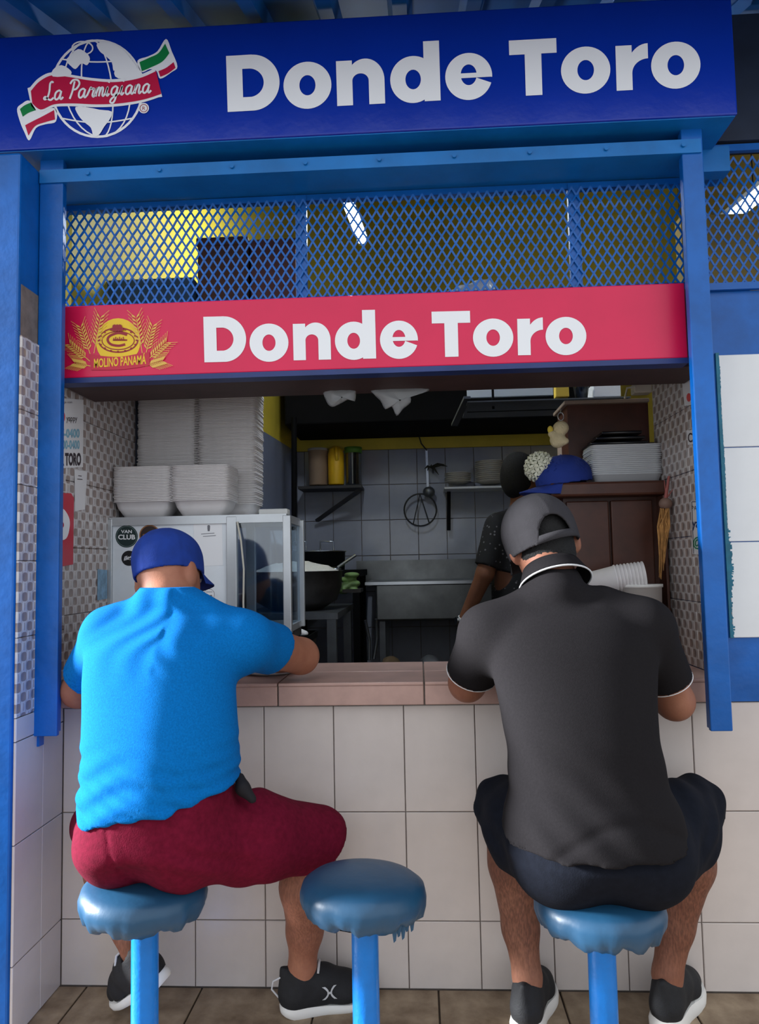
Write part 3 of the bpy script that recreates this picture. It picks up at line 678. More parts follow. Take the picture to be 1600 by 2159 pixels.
def head(S, c, fwd, up, s=1.0, ears=True):
    r, f, u = axes(fwd, up); M = (r, f, u); c = np.array(c); g = lambda a, b, d: c+(r*a+f*b+u*d)*s
    S.ell(g(0, -0.012, 0.025), (0.076*s, 0.094*s, 0.096*s), 0.03, M)
    S.ell(g(0, 0.022, -0.045), (0.062*s, 0.068*s, 0.072*s), 0.04, M)
    S.ell(g(0, 0.062, -0.088), (0.028*s, 0.024*s, 0.020*s), 0.03, M)          # chin
    S.rc(g(0, 0.090, 0.005), g(0, 0.106, -0.034), 0.009*s, 0.014*s, 0.016)     # nose
    S.ell(g(0, 0.086, -0.062), (0.024*s, 0.010*s, 0.007*s), 0.010, M)          # lips
    S.ell(g(0, 0.078, 0.028), (0.050*s, 0.016*s, 0.010*s), 0.018, M)           # brow
    for sg in (-1, 1):
        e = g(0.031*sg, 0.094, 0.008); S.carve_rc(e, e+f*0.01, 0.012*s, 0.012*s)
        if ears:
            S.ell(g(0.081*sg, -0.010, -0.012), (0.014*s, 0.020*s, 0.034*s), 0.010, M); S.ell(g(0.090*sg, -0.020, -0.006), (0.008*s, 0.017*s, 0.032*s), 0.008, M)
    return g
def eyes(g, parent, iris=(60, 38, 26)):
    for sg in (-1, 1):
        e = MB().ellip(g(0.031*sg, 0.080, 0.008), (0.012, 0.012, 0.012), 12, 8).build('eye', mat('eye_white', (232, 228, 222), 0.2), parent)
        MB().ellip(g(0.031*sg, 0.0895, 0.008), (0.006, 0.004, 0.006), 10, 6).build('iris', mat('dark_iris', iris, 0.2), e)
def hand(S, w, d, up, side, curl=0.55, s=1.0):
    """palm and five fingers; side=+1: thumb towards lat"""
    d = nrm(d); u = np.array(up, float); u = nrm(u-d*(u@d)); l = np.cross(d, u)*side; w = np.array(w)
    for t in (-0.022, 0.0, 0.022): S.rc(w+d*0.012+l*t*0.6*s, w+d*0.080*s+l*t*1.25*s, 0.017*s, 0.014*s, 0.012)
    L = [(0.030, 0.043), (0.010, 0.048), (-0.010, 0.045), (-0.029, 0.036)]
    for o, ln in L:
        p = w+d*0.082*s+l*o*s; a = 0.25
        for q, fr in enumerate((0.95, 0.66, 0.5)):
            v = d*math.cos(a)-u*math.sin(a); n = p+v*ln*fr*s; S.rc(p, n, (0.0092-0.0008*q)*s, (0.0086-0.0008*q)*s, 0.004); p = n; a += curl
    p = w+d*0.022*s+l*0.026*s; v = nrm(d*0.6+l*0.75-u*0.25); n = p+v*0.040*s; S.rc(p, n, 0.013*s, 0.0105*s, 0.010); v = nrm(d*0.9+l*0.25-u*0.3); S.rc(n, n+v*0.036*s, 0.0105*s, 0.0085*s, 0.005)
def secs(rows, z_of=None):
    out = []
    for py, l, r, Y, ry in rows:
        a = Q(l, py, Y); b = Q(r, py, Y); out.append(((a[2]+b[2])/2, (a[0]+b[0])/2, Y, (b[0]-a[0])/2, ry))
    return out
M_sole = mat('white_rubber_sole', (226, 224, 220), 0.55, var=0.04)
M_shoe = mat('black_knit_upper', (24, 25, 29), 0.75, var=0.2, vscale=60, bump=0.3, bscale=300)
M_lace = mat('white_lace', (200, 200, 204), 0.7)
def shoe(parent, heel, toe, up=(0, 0, 1), thick=0.030, mark=False, lace=True, ankle=None, L=0.285, flare=1.0):
    heel = np.array(heel, float); fx = nrm(np.array(toe, float)-heel); u = np.array(up, float); u = nrm(u-fx*(u@fx)); y = np.cross(u, fx)
    T = lambda a, b, c: heel+fx*a+y*b+u*c
    k = L/0.285
    # sole: outline lofted in three levels
    out = [(0.000, 0.0), (0.006, 0.022), (0.030, 0.036), (0.080, 0.037), (0.130, 0.038), (0.190, 0.049), (0.235, 0.047), (0.268, 0.032), (0.285, 0.008)]
    ol = out + [(a, -b*0.95) for a, b in reversed(out[1:])]
    ol = sm_path([(a*k, b*flare) for a, b in ol], 3, True); n = len(ol); mb = MB(); vs = []
    def zl(a, t):
        a /= k; base = 0.012*max(0, (a-0.20)/0.085)**2 + 0.006*max(0, (0.03-a)/0.03); top = thick-0.010*min(1, a/0.2)+0.010*max(0, (a-0.22)/0.065); return base+(top-base)*t
    for t, g in ((0, 0.93), (0.25, 1.03), (0.7, 1.05), (1.0, 0.97)):
        vs += [T((a-0.14)*(1+(g-1)*0.4)+0.14, b*g, zl(a, t)) for a, b in ol]
    mb.add(vs, [(q*n+i, q*n+(i+1) % n, (q+1)*n+(i+1) % n, (q+1)*n+i) for q in range(3) for i in range(n)], True)
    mb.add(vs, [tuple(range(n-1, -1, -1)), tuple(range(3*n, 4*n))])
    sh = mb.build('sole', M_sole, parent)
    # upper
    pts = [T(a*k, b, c) for a, b, c in ((-0.01, -0.07, 0), (0.3, 0.07, 0.15), (-0.01, 0.07, 0), (0.3, -0.07, 0.15), (-0.02, 0, 0.17), (0.3, 0, -0.02))]
    lo = np.min(pts, 0)-0.02; hi = np.max(pts, 0)+0.02; S = SDF(lo, hi, 0.0042)
    z0 = thick
    S.chain([T(0.040*k, 0, z0+0.030), T(0.046*k, 0, z0+0.062)], [0.037, 0.033], 0.01); S.chain([T(0.042*k, 0, z0+0.010), T(0.12*k, 0, z0+0.012)], [0.038, 0.038], 0.02)
    S.chain([T(0.075*k, 0, z0+0.050), T(0.125*k, 0, z0+0.044), T(0.19*k, 0, z0+0.016), T(0.245*k, 0, z0+0.003)], [0.033, 0.033, 0.036, 0.030], 0.03)
    S.rc(T(0.18*k, 0.012, z0+0.005), T(0.185*k, -0.012, z0+0.005), 0.036, 0.036, 0.02); S.rc(T(0.24*k, 0.010, z0), T(0.24*k, -0.010, z0), 0.026, 0.026, 0.02)
    S.rc(T(0.012*k, 0, z0+0.02), T(0.006*k, 0, z0+0.085), 0.012, 0.008, 0.02)
    S.plane(T(0, 0, z0-0.006), -u)
    S.carve_rc(T(0.060*k, 0, z0+0.070), T(0.075*k, 0, z0+0.15), 0.030, 0.040)
    up_ = S.build('shoe_upper', M_shoe, parent)
    if lace:
        for i in range(5):
            a = 0.105+0.020*i; z = z0+0.087-0.0125*i
            MB().tube([T(a*k, -0.026, z-0.014), T((a+0.006)*k, -0.010, z+0.002), T((a+0.012)*k, 0.012, z+0.001), T((a+0.010)*k, 0.028, z-0.014)], 0.0036, 6).build('lace', M_lace, up_)
    if mark:
        # crossed-arcs emblem on the outer side (facing -y_local side chosen by mark sign)
        sg = mark; mbk = MB()
        def F(a, c): return T(a*k, sg*(0.0435-0.10*abs(c-0.045)**1.5*0), c)
        cx, cz = 0.135, z0+0.030; wv = 0.0075
        for s2 in (-1, 1):
            A = []; B = []
            for i in range(13):
                t = -1+2*i/12; aa = cx+s2*(0.0045+0.0135*t*t); zz = cz+0.0165*t; w2 = wv*(0.5+0.75*abs(t))
                A.append(F(aa-w2*0.5, zz)); B.append(F(aa+w2*0.5, zz))
            nn = len(A); mbk.add(A+B, [(i, i+1, nn+i+1, nn+i) for i in range(nn-1)])
        A = [F(cx-0.008+0.016*i/6, cz-0.003*math.cos((i-3)/3*1.57)) for i in range(7)]; B = [F(cx-0.008+0.016*i/6, cz+0.003*math.cos((i-3)/3*1.57)) for i in range(7)]
        mbk.add(A+B, [(i, i+1, 8+i, 7+i) for i in range(6)]); o = mbk.build('emblem', mat('grey_print', (190, 192, 196), 0.5), up_)
        # sit it just outside the upper
        sw = o.modifiers.new('wrap', 'SHRINKWRAP'); sw.target = up_; sw.wrap_method = 'PROJECT'; sw.use_project_x = sw.use_project_y = sw.use_project_z = False
        sw.wrap_method = 'NEAREST_SURFACEPOINT'; sw.wrap_mode = 'OUTSIDE_SURFACE'; sw.offset = 0.0012
    return sh
def cap_shell(parent, c, fwd, up, rad, cut, m, opening=False, name='cap', h=0.004):
    r, f, u = axes(fwd, up); M = np.array((r, f, u)); c = np.array(c); R = max(rad)+0.02
    S = SDF(c-R, c+R, h)
    sl, (X, Y, Z) = S.sub(c-R, c+R, 0)
    a = (X-c[0])*r[0]+(Y-c[1])*r[1]+(Z-c[2])*r[2]; b = (X-c[0])*f[0]+(Y-c[1])*f[1]+(Z-c[2])*f[2]; w = (X-c[0])*u[0]+(Y-c[1])*u[1]+(Z-c[2])*u[2]
    dn = np.minimum(w, 0)*-0.55; d = SDF._ell(c, rad, M, X+u[0]*dn, Y+u[1]*dn, Z+u[2]*dn)
    an = np.arctan2(a, b)
    d = d - 0.0012*np.maximum(0, np.cos(an*6))**24*(w < rad[2]*0.96)      # panel seams
    F = np.maximum(np.abs(d+0.002)-0.0036, cut-w)
    if opening:
        hole = np.sqrt(a**2+((w-cut)*0.70)**2)-opening; F = np.maximum(F, -np.maximum(hole, b))
    S.F = F.astype(np.float32)
    o = S.build(name, m, parent)
    bt = c+u*rad[2]; MB().ellip(bt, (0.008, 0.008, 0.005), 10, 6).build('cap_button', m, o)
    return o, (r, f, u)
def brim(parent, c, ax, rad, cut, m, L=0.065):
    r, f, u = ax; mb = MB(); n = 21; top = []; bot = []
    for i in range(n):
        t = -1+2*i/(n-1); an = t*1.02
        base = c+r*(rad[0]*math.sin(an))+f*(rad[1]*math.cos(an)*0.99)+u*cut
        for k in range(5):
            s = k/4; ext = L*math.sqrt(max(0, 1-(t*0.98)**2)); p = base+f*(ext*s)-u*(0.012*s+0.022*(t*t)*s)
            top.append(p+u*0.002); bot.append(p-u*0.002)
    N = len(top); fs = []
    for i in range(n-1):
        for k in range(4):
            q = (i*5+k, (i+1)*5+k, (i+1)*5+k+1, i*5+k+1); fs += [q, tuple(N+x for x in reversed(q))]
        fs.append((i*5+4, (i+1)*5+4, N+(i+1)*5+4, N+i*5+4)); fs.append((i*5, N+i*5, N+(i+1)*5, (i+1)*5))
    mb.add(top+bot, fs, True); return mb.build('brim', m, parent)

# ================================================= man in the bright blue T-shirt
p1 = empty('person', (-0.19, -0.40, 0.0), 'person in bright blue T-shirt, blue cap and maroon shorts seated at the counter', 'person', 'customers at the counter')
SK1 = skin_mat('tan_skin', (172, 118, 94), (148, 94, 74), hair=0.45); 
rows1 = [(1780,188,450,-0.415,0.135),(1740,186,470,-0.40,0.148),(1690,186,488,-0.39,0.152),(1640,184,498,-0.38,0.150),(1570,182,498,-0.37,0.145),(1500,184,492,-0.35,0.140),(1430,182,488,-0.325,0.130),(1370,186,494,-0.30,0.120),(1330,214,498,-0.275,0.105),(1300,250,462,-0.25,0.085),(1274,298,424,-0.225,0.060)]
sec1 = secs(rows1)
shL, elL, wrL = Q(234, 1338, -0.25), Q(166, 1456, -0.115), np.array([-0.385, 0.085, 0.945])
shR, elR, wrR = Q(512, 1352, -0.255), Q(634, 1383, 0.015), np.array([-0.085, 0.135, 0.90])
hz = WZ(592, 2141, 0.0); tz = WZ(800, 2104, 0.0); sdir = nrm(tz-hz)
hipR, knR, anR = Q(400, 1770, -0.395), Q(656, 1768, -0.165), hz+sdir*0.058+np.array([0, 0, 0.115])
hipL, knL, anL = Q(250, 1775, -0.39), Q(206, 1740, -0.105), Q(292, 2030, -0.185)
S = SDF((-0.60, -0.62, 0.03), (0.22, 0.30, 1.33), 0.0062)
S.loft(sec1, 0.01, inflate=-0.014)
c1 = Q(354, 1190, -0.135)-np.array([-0.006, 0.002, 0.036]); fw1 = nrm((0.42, 1.0, -0.30)); up1 = (-0.10, 0.24, 1.0)
S.rc(Q(352, 1268, -0.215), Q(357, 1215, -0.165), 0.066, 0.062, 0.035)
g1 = head(S, c1, fw1, up1, 1.0)
S.chain([shL, elL], [0.056, 0.046], 0.03); S.chain([elL, (elL+wrL)/2, wrL], [0.045, 0.043, 0.029], 0.015)
S.chain([shR, elR], [0.060, 0.050], 0.03); S.chain([elR, (elR*0.6+wrR*0.4), wrR], [0.049, 0.045, 0.029], 0.02)
hand(S, wrL, (0.55, 0.6, -0.35), (0, 0.2, 1), 1); hand(S, wrR, (-0.85, 0.30, -0.15), (0, 0, 1), 1, curl=0.35)
S.chain([hipR, knR], [0.085, 0.062], 0.04); S.chain([hipL, knL], [0.085, 0.060], 0.04)
cf = knR*0.66+anR*0.34+np.array([-0.002, -0.022, 0]); S.chain([knR, cf, anR*0.72+knR*0.28, anR, anR+np.array([0.0, 0, -0.06])], [0.056, 0.066, 0.046, 0.034, 0.032], 0.02)
cl = knL*0.68+anL*0.32+np.array([0, -0.02, 0]); S.chain([knL, cl, anL*0.75+knL*0.25, anL, anL+np.array([0.0, 0.01, -0.03])], [0.052, 0.056, 0.040, 0.033, 0.032], 0.02)
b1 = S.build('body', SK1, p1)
eyes(g1, b1)
# T-shirt
M_shirt1 = mat('bright_blue_jersey', (4, 102, 174), 0.95, var=0.16, vscale=260, spec=0.12, bump=0.15, bscale=400)
S = SDF((-0.56, -0.62, 0.50), (0.22, 0.10, 1.12), 0.0052)
S.loft(sec1, 0.01, inflate=0.002, n=2.05)
S.rc(shL, elL, 0.068, 0.064, 0.045); S.rc(shR, elR, 0.072, 0.068, 0.05)
S.rc(Q(305, 1308, -0.24), shL, 0.058, 0.064, 0.04); S.rc(Q(415, 1310, -0.24), shR, 0.058, 0.068, 0.04)
S.rc(Q(352, 1282, -0.225), Q(354, 1252, -0.195), 0.084, 0.073, 0.04)
hL = shL*0.28+elL*0.72; hR = shR*0.50+elR*0.50
S.plane_near(hL, elL-shL, 0.20); S.plane_near(hR, nrm(elR-shR)+np.array([0.15, 0, -0.25]), 0.24)
S.carve_rc(hL-nrm(elL-shL)*0.03, elL, 0.058, 0.060); S.carve_rc(hR-nrm(elR-shR)*0.03, elR, 0.061, 0.062)
zc = Q(352, 1255, -0.19)[2]
S.plane_near(Q(354, 1249, -0.20), (0.12, 0.40, 1.0), 0.11)
# hem: higher at his right side
pa, pb = Q(190, 1738, -0.50), Q(490, 1678, -0.50); hd_ = nrm(pb-pa); hn = np.cross(hd_, (0, 1, 0.05)); hn = hn if hn[2] < 0 else -hn
S.plane(pa*0.5+pb*0.5+np.array([0, 0, 0.008]), hn)
def wr1(X, Y, Z):
    f = np.clip((0.80-Z)/0.10, 0, 1); up = np.clip((Z-0.90)/0.1, 0, 1)
    a = 0.0030*f*np.sin(Z*105+6*np.sin(X*7)+3.5*np.sin(X*17+1)); a += 0.0020*f*np.sin(Z*190+9*np.sin(X*9+2))
    s = 0.0040*up*np.sin((X+0.16)*80+ (Z-1.0)*70*np.sign(X+0.16)+2*np.sin(Z*40)) * np.clip(1-np.abs(X+0.18)/0.22, 0, 1)
    a = a-0.011*np.clip((0.72-Z)/0.10, 0, 1)
    return a+s-0.016*np.exp(-((X+0.115)/0.085)**2)*(Y < -0.25)*np.clip((Z-0.62)/0.1, 0, 1)
S.disp(wr1)
sh1 = S.build('t_shirt', M_shirt1, p1)
# shorts
M_short1 = mat('maroon_cotton', (100, 16, 40), 0.95, var=0.18, vscale=80, spec=0.12, bump=0.2, bscale=300)
S = SDF((-0.62, -0.64, 0.36), (0.26, 0.02, 0.76), 0.0055)
S.loft([s for s in sec1 if s[0] < 0.74], 0.01, inflate=0.000, cap=0.03)
S.ell(Q(252, 1782, -0.42), (0.086, 0.105, 0.082), 0.05); S.ell(Q(385, 1785, -0.42), (0.10, 0.105, 0.085), 0.05)
S.chain([hipR, (hipR+knR)/2+np.array([0, 0, 0.006]), knR+nrm(knR-hipR)*0.02], [0.098, 0.098, 0.084], 0.05)
S.chain([hipL, knL], [0.084, 0.072], 0.05)
kn_d = nrm(knR-hipR)
S.plane_near(knR+kn_d*0.055+np.array([0, 0, 0.02]), nrm(kn_d+np.array([0.0, 0.25, -0.75])), 0.16)
S.rc(Q(655, 1815, -0.165), Q(652, 1842, -0.165), 0.062, 0.055, 0.012)
S.plane(Q(300, 1842, -0.45), (0, 0, -1)) if False else None
S.disp(lambda X, Y, Z: 0.0035*np.sin((X*0.9+Z*0.7)*75+2*np.sin(Z*35))*np.clip((X+0.12)/0.06, 0, 1)*np.clip((0.13-X)/0.08, 0, 1) + 0.003*np.exp(-((X+0.20+0.25*(Z-0.5))/0.004)**2)*(Y < -0.45))
so1 = S.build('shorts', M_short1, p1)
S = SDF(Q(470, 1720, -0.36)-0.06, Q(560, 1600, -0.36)+0.06, 0.004)
S.chain([Q(505, 1640, -0.36), Q(512, 1662, -0.38), Q(532, 1685, -0.385)], [0.012, 0.016, 0.010], 0.01); S.build('pocket_flap', mat('near_black_cloth', (20, 18, 24), 0.85), so1)
# cap with brim
M_cap1 = mat('royal_blue_twill', (14, 50, 132), 0.9, var=0.12, vscale=30, bump=0.2, bscale=350)
cc1 = Q(354, 1186, -0.135)
cap1, ax1 = cap_shell(p1, cc1+np.array([0, 0, 0.004]), (0.42, 1.0, -0.22), (-0.24, 0.22, 1.0), (0.087, 0.103, 0.089), -0.047, M_cap1)
brim(cap1, cc1+np.array([0, 0, 0.004]), ax1, (0.081, 0.098, 0.090), -0.041, M_cap1)
# shoes
shoe(p1, hz, tz, mark=-1, L=0.258)
hb = Q(352, 2072, -0.245); tb = Q(256, 2134, -0.075); tb[2] = max(tb[2], 0.006)
shoe(p1, hb, tb, up=(-0.55, -0.1, 0.9))
MB().tube([hz+np.array([-0.002, -0.004, 0.045]), hz+np.array([-0.022, -0.008, 0.07]), hz+np.array([-0.018, -0.008, 0.09]), hz+np.array([0.002, -0.004, 0.098])], 0.0025, 6).build('heel_loop', M_lace, p1)

# ================================================= man in the charcoal polo
p2 = empty('person', (0.845, -0.40, 0.0), 'person in charcoal polo shirt and backwards grey cap seated on a stool', 'person', 'customers at the counter')
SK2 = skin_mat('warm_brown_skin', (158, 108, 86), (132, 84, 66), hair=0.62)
rows2 = [(1840,1110,1430,-0.42,0.130),(1790,1085,1432,-0.415,0.148),(1730,1072,1424,-0.405,0.150),(1680,1076,1412,-0.395,0.143),(1620,1076,1396,-0.38,0.135),(1550,1066,1382,-0.365,0.130),(1480,1054,1378,-0.34,0.126),(1420,1040,1380,-0.315,0.122),(1360,1022,1384,-0.29,0.116),(1312,1022,1368,-0.265,0.104),(1280,1056,1328,-0.24,0.085),(1250,1098,1258,-0.21,0.062)]
sec2 = secs(rows2)
shL, elL, wrL = Q(1030, 1336, -0.255), Q(985, 1440, -0.125), np.array([0.715, 0.085, 0.950])
shR, elR, wrR = Q(1356, 1324, -0.255), Q(1422, 1478, -0.150), np.array([0.945, 0.090, 0.955])
hzL = WZ(1106, 2202, 0.0); hzR = WZ(1398, 2194, 0.0); dL_ = nrm((0.09, 0.26, 0)); dR_ = nrm((0.15, 0.225, 0))
hipL, knL, anL = Q(1190, 1800, -0.40), Q(1062, 1700, -0.115), hzL+dL_*0.056+np.array([0, 0, 0.130])
hipR, knR, anR = Q(1345, 1800, -0.40), Q(1462, 1700, -0.115), hzR+dR_*0.056+np.array([0, 0, 0.130])
S = SDF((0.50, -0.63, 0.03), (1.24, 0.26, 1.40), 0.0062)
S.loft(sec2, 0.01, inflate=-0.014)
c2 = Q(1138, 1122, -0.120)-np.array([-0.006, -0.008, 0.036]); fw2 = nrm((-0.06, 1.0, -0.42)); up2 = (-0.22, 0.40, 1.0)
S.rc(Q(1172, 1245, -0.21), Q(1152, 1175, -0.155), 0.062, 0.060, 0.035)
g2 = head(S, c2, fw2, up2, 1.0)
S.chain([shL, elL], [0.056, 0.047], 0.03); S.chain([elL, elL*0.6+wrL*0.4, wrL], [0.049, 0.044, 0.029], 0.015)
S.chain([shR, elR], [0.056, 0.047], 0.03); S.chain([elR, elR*0.6+wrR*0.4, wrR], [0.049, 0.044, 0.029], 0.015)
hand(S, wrL, (0.65, 0.45, -0.35), (0, 0.3, 1), 1); hand(S, wrR, (-0.65, 0.45, -0.35), (0, 0.3, 1), -1)
S.chain([hipL, knL], [0.085, 0.060], 0.04); S.chain([hipR, knR], [0.085, 0.060], 0.04)
for kn, an, sx in ((knL, anL, -1), (knR, anR, 1)):
    cf = kn*0.68+an*0.32+np.array([0.012*sx*0-0.004*sx, -0.030, 0]); S.chain([kn, cf, an*0.72+kn*0.28, an, an+np.array([0, 0.0, -0.07])], [0.058, 0.063, 0.045, 0.034, 0.031], 0.02)
M_hair = mat('short_black_hair', (13, 12, 13), 0.8, var=0.4, vscale=160, bump=0.8, bscale=260)
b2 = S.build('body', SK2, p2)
eyes(g2, b2)
# hair: cap of short hair over the skull
r, f, u = axes(fw2, up2); MM = np.array((r, f, u)); cs = g2(0, -0.012, 0.025)
S = SDF(c2-0.16, c2+0.16, 0.004); sl, (X, Y, Z) = S.sub(c2-0.16, c2+0.16, 0)
d = SDF._ell(cs, (0.0805, 0.0985, 0.099), MM, X, Y, Z); d2 = SDF._ell(g2(0, -0.034, -0.045), (0.068, 0.058, 0.070), MM, X, Y, Z); k = 0.03; h_ = np.clip(0.5+0.5*(d-d2)/k, 0, 1); d = d+(d2-d)*h_-k*h_*(1-h_)
b_ = (X-c2[0])*f[0]+(Y-c2[1])*f[1]+(Z-c2[2])*f[2]; w_ = (X-c2[0])*u[0]+(Y-c2[1])*u[1]+(Z-c2[2])*u[2]; a_ = (X-c2[0])*r[0]+(Y-c2[1])*r[1]+(Z-c2[2])*r[2]
F = np.maximum(d, -0.086-w_+0.25*np.abs(a_)*0); F = np.maximum(F, b_-(0.045+0.6*w_)*1.0); earhole = np.sqrt((b_+0.012)**2+(w_+0.012)**2)-0.030; F = np.maximum(F, -np.maximum(earhole, 0.066-np.abs(a_)))
S.F = (F+0.0016*np.sin(X*420)*np.sin(Z*380+Y*300)).astype(np.float32); S.build('hair', M_hair, b2)
# polo
M_polo = mat('charcoal_pique', (29, 27, 29), 0.92, var=0.10, vscale=200, spec=0.10, bump=0.12, bscale=500)
S = SDF((0.48, -0.63, 0.46), (1.22, 0.0, 1.15), 0.0052)
S.loft(sec2, 0.01, inflate=0.002)
S.rc(shL, elL, 0.070, 0.067, 0.045); S.rc(shR, elR, 0.070, 0.066, 0.045)
S.rc(Q(1115, 1294, -0.24), shL, 0.060, 0.064, 0.04); S.rc(Q(1268, 1288, -0.24), shR, 0.060, 0.064, 0.04)
hL = shL*0.22+elL*0.78; hR = shR*0.30+elR*0.70
S.plane_near(hL, nrm(elL-shL)+np.array([0, 0, -0.2]), 0.19); S.plane_near(hR, nrm(elR-shR)+np.array([0, 0, -0.2]), 0.19)
S.carve_rc(hL-nrm(elL-shL)*0.03, elL+nrm(elL-shL)*0.05, 0.058, 0.060); S.carve_rc(hR-nrm(elR-shR)*0.03, elR+nrm(elR-shR)*0.05, 0.057, 0.059)
S.rc(Q(1172, 1268, -0.228), Q(1168, 1240, -0.205), 0.085, 0.074, 0.03)
S.plane(Q(1265, 1806, -0.56), (0.0, 0.10, -1))
def wr2(X, Y, Z):
    f = np.clip((0.80-Z)/0.2, 0, 1)
    return -0.016*np.clip((0.66-Z)/0.10, 0, 1)+0.0022*f*np.sin(Z*70+5*np.sin(X*8)+X*25)+0.0035*np.exp(-((Z-0.545-0.08*np.sin(X*9))/0.012)**2)*(Y < -0.3)+0.0022*np.sin((X-0.66)*60+Z*45)*np.exp(-((X-0.66)/0.05)**2)*np.clip((0.8-Z)/0.1, 0, 1)
S.disp(wr2)
po = S.build('polo_shirt', M_polo, p2)
# collar band with white tipping and white sleeve edges
M_tip = mat('white_tipping', (214, 214, 216), 0.8)
def collar(off, r0, r1, m, name, par, lo=0.0, hi=0.040, a0=20, a1=340):
    ctr = Q(1170, 1226, -0.195); ax_u = nrm(Q(1150, 1165, -0.15)-Q(1176, 1250, -0.215)); ax_r = nrm(np.cross((0, 1, 0), ax_u)); ax_f = np.cross(ax_u, ax_r)
    A = []; n = 40
    for k in range(6):
        t = k/5; rad = r0+(r1-r0)*t; row = []
        for i in range(n+1):
            an = math.radians(a0+(a1-a0)*i/n); row.append(ctr+ax_u*(hi+(lo-hi)*t)+ax_r*(rad*1.08*math.sin(an))+ax_f*(-rad*math.cos(an))*-1.0)
        A += row
    mb = MB(); mb.add(A, [(k*(n+1)+i, k*(n+1)+i+1, (k+1)*(n+1)+i+1, (k+1)*(n+1)+i) for k in range(5) for i in range(n)], True)
    o = mb.build(name, m, par); md = o.modifiers.new('thick', 'SOLIDIFY'); md.thickness = 0.004; md.offset = 1; return o
for hp_, ax_d in ((hL, nrm(elL-shL)+np.array([0, 0, -0.2])), (hR, nrm(elR-shR)+np.array([0, 0, -0.2]))):
    ax_d = nrm(ax_d); e1 = nrm(np.cross(ax_d, (0, 1, 0))); e2 = np.cross(ax_d, e1)
    MB().tube([hp_+ax_d*0.001+(e1*math.cos(a)+e2*math.sin(a))*0.0665 for a in np.linspace(0, 2*math.pi, 41)], 0.0013, 6).build('sleeve_tipping', M_tip, po)
co = collar(0, 0.066, 0.084, M_polo, 'collar', po, lo=-0.006, hi=0.040)
collar(0, 0.0845, 0.0860, M_tip, 'collar_tipping', co, lo=-0.0080, hi=-0.0055)
# shorts
M_short2 = mat('dark_navy_cotton', (20, 23, 32), 0.92, spec=0.12, var=0.15, vscale=60, bump=0.15, bscale=300)
S = SDF((0.48, -0.64, 0.34), (1.26, 0.03, 0.70), 0.0055)
S.loft([s for s in sec2 if s[0] < 0.60], 0.01, inflate=-0.002, cap=0.06)
S.ell(Q(1190, 1815, -0.42), (0.105, 0.10, 0.085), 0.06); S.ell(Q(1345, 1815, -0.42), (0.105, 0.10, 0.085), 0.06)
for hp, kn in ((hipL, knL), (hipR, knR)):
    S.chain([hp, (hp+kn)/2+np.array([0, 0, -0.004]), kn], [0.105, 0.104, 0.080], 0.05)
for hp, kn, sx in ((hipL, knL, -1), (hipR, knR, 1)):
    dd = nrm(kn-hp); S.plane_near(kn+dd*0.01+np.array([sx*0.0, 0, -0.035]), nrm(dd+np.array([sx*0.25, 0, -0.95])), 0.15)
S.disp(lambda X, Y, Z: 0.003*np.sin((np.abs(X-0.845)*1.0-Z*0.4)*85+2*np.sin(Z*30))*np.clip((np.abs(X-0.845)-0.17)/0.05, 0, 1))
S.build('shorts', M_short2, p2)
# backwards cap: opening and strap face the camera side
M_cap2 = mat('charcoal_twill', (46, 44, 48), 0.9, var=0.1, vscale=30, bump=0.2, bscale=350)
cc2 = Q(1134, 1120, -0.120); rad2 = (0.096, 0.108, 0.100); upc = (-0.30, 0.30, 1.0); fwc = (-0.20, 1.0, -0.30)
cap2, ax2 = cap_shell(p2, cc2, fwc, upc, rad2, -0.056, M_cap2, opening=0.046)
r, f, u = ax2
mb = MB(); top = []; n = 17
for i in range(n):
    an = math.radians(180-38+76*i/(n-1))
    for k in range(2): top.append(cc2+(r*(rad2[0]*0.972*math.sin(an))+f*(rad2[1]*0.972*math.cos(an)))+u*(-0.056+0.020*k))
mb.add(top, [(2*i, 2*i+2, 2*i+3, 2*i+1) for i in range(n-1)], True); st = mb.build('cap_strap', M_cap2, cap2); md = st.modifiers.new('thick', 'SOLIDIFY'); md.thickness = 0.004; md.offset = 0
brim(cap2, cc2, ax2, rad2, -0.050, M_cap2)
M_grey = mat('grey_rubber', (120, 122, 126), 0.6)
shoe(p2, hzL, hzL+dL_, thick=0.046, lace=True, flare=1.1, L=0.245)
shoe(p2, hzR, hzR+dR_, thick=0.046, lace=True, flare=1.1, L=0.258)

# ================================================= cook in the kitchen
p3 = empty('person', (0.93, 1.6, 0.0), 'person cooking in the kitchen in a black patterned shirt, head and arm half hidden', 'person')
SK3 = skin_mat('brown_skin', (128, 84, 62), (104, 66, 48)); CY = 1.55
def K(px, py, dy=0.0): return W(px, py, CY+dy)
S = SDF((0.45, 1.2, 0.03), (1.35, 2.05, 1.80), 0.0078)
hx = K(1100, 1010, 0.03)
g3 = head(S, hx, (0.75, 0.65, -0.25), (0, 0.15, 1.0), 0.98)
nb = K(1095, 1075, 0.0)
S.rc(hx-np.array([0, 0.01, 0.06]), nb+np.array([0.01, 0, -0.02]), 0.055, 0.06, 0.03)
px_ = nb[0]+0.0
torso3 = [(0.80, px_+0.03, CY, 0.185, 0.135), (0.95, px_+0.03, CY, 0.175, 0.13), (1.10, px_+0.02, CY, 0.165, 0.12), (1.22, px_+0.015, CY, 0.165, 0.115), (1.33, px_+0.01, CY, 0.165, 0.10), (1.40, px_+0.01, CY, 0.12, 0.08), (1.44, px_+0.01, CY, 0.07, 0.06)]
S.loft(torso3, 0.02, inflate=-0.012)
s3L, e3L, w3L = K(1050, 1110, -0.05), K(1022, 1210, -0.08), K(976, 1312, -0.02)
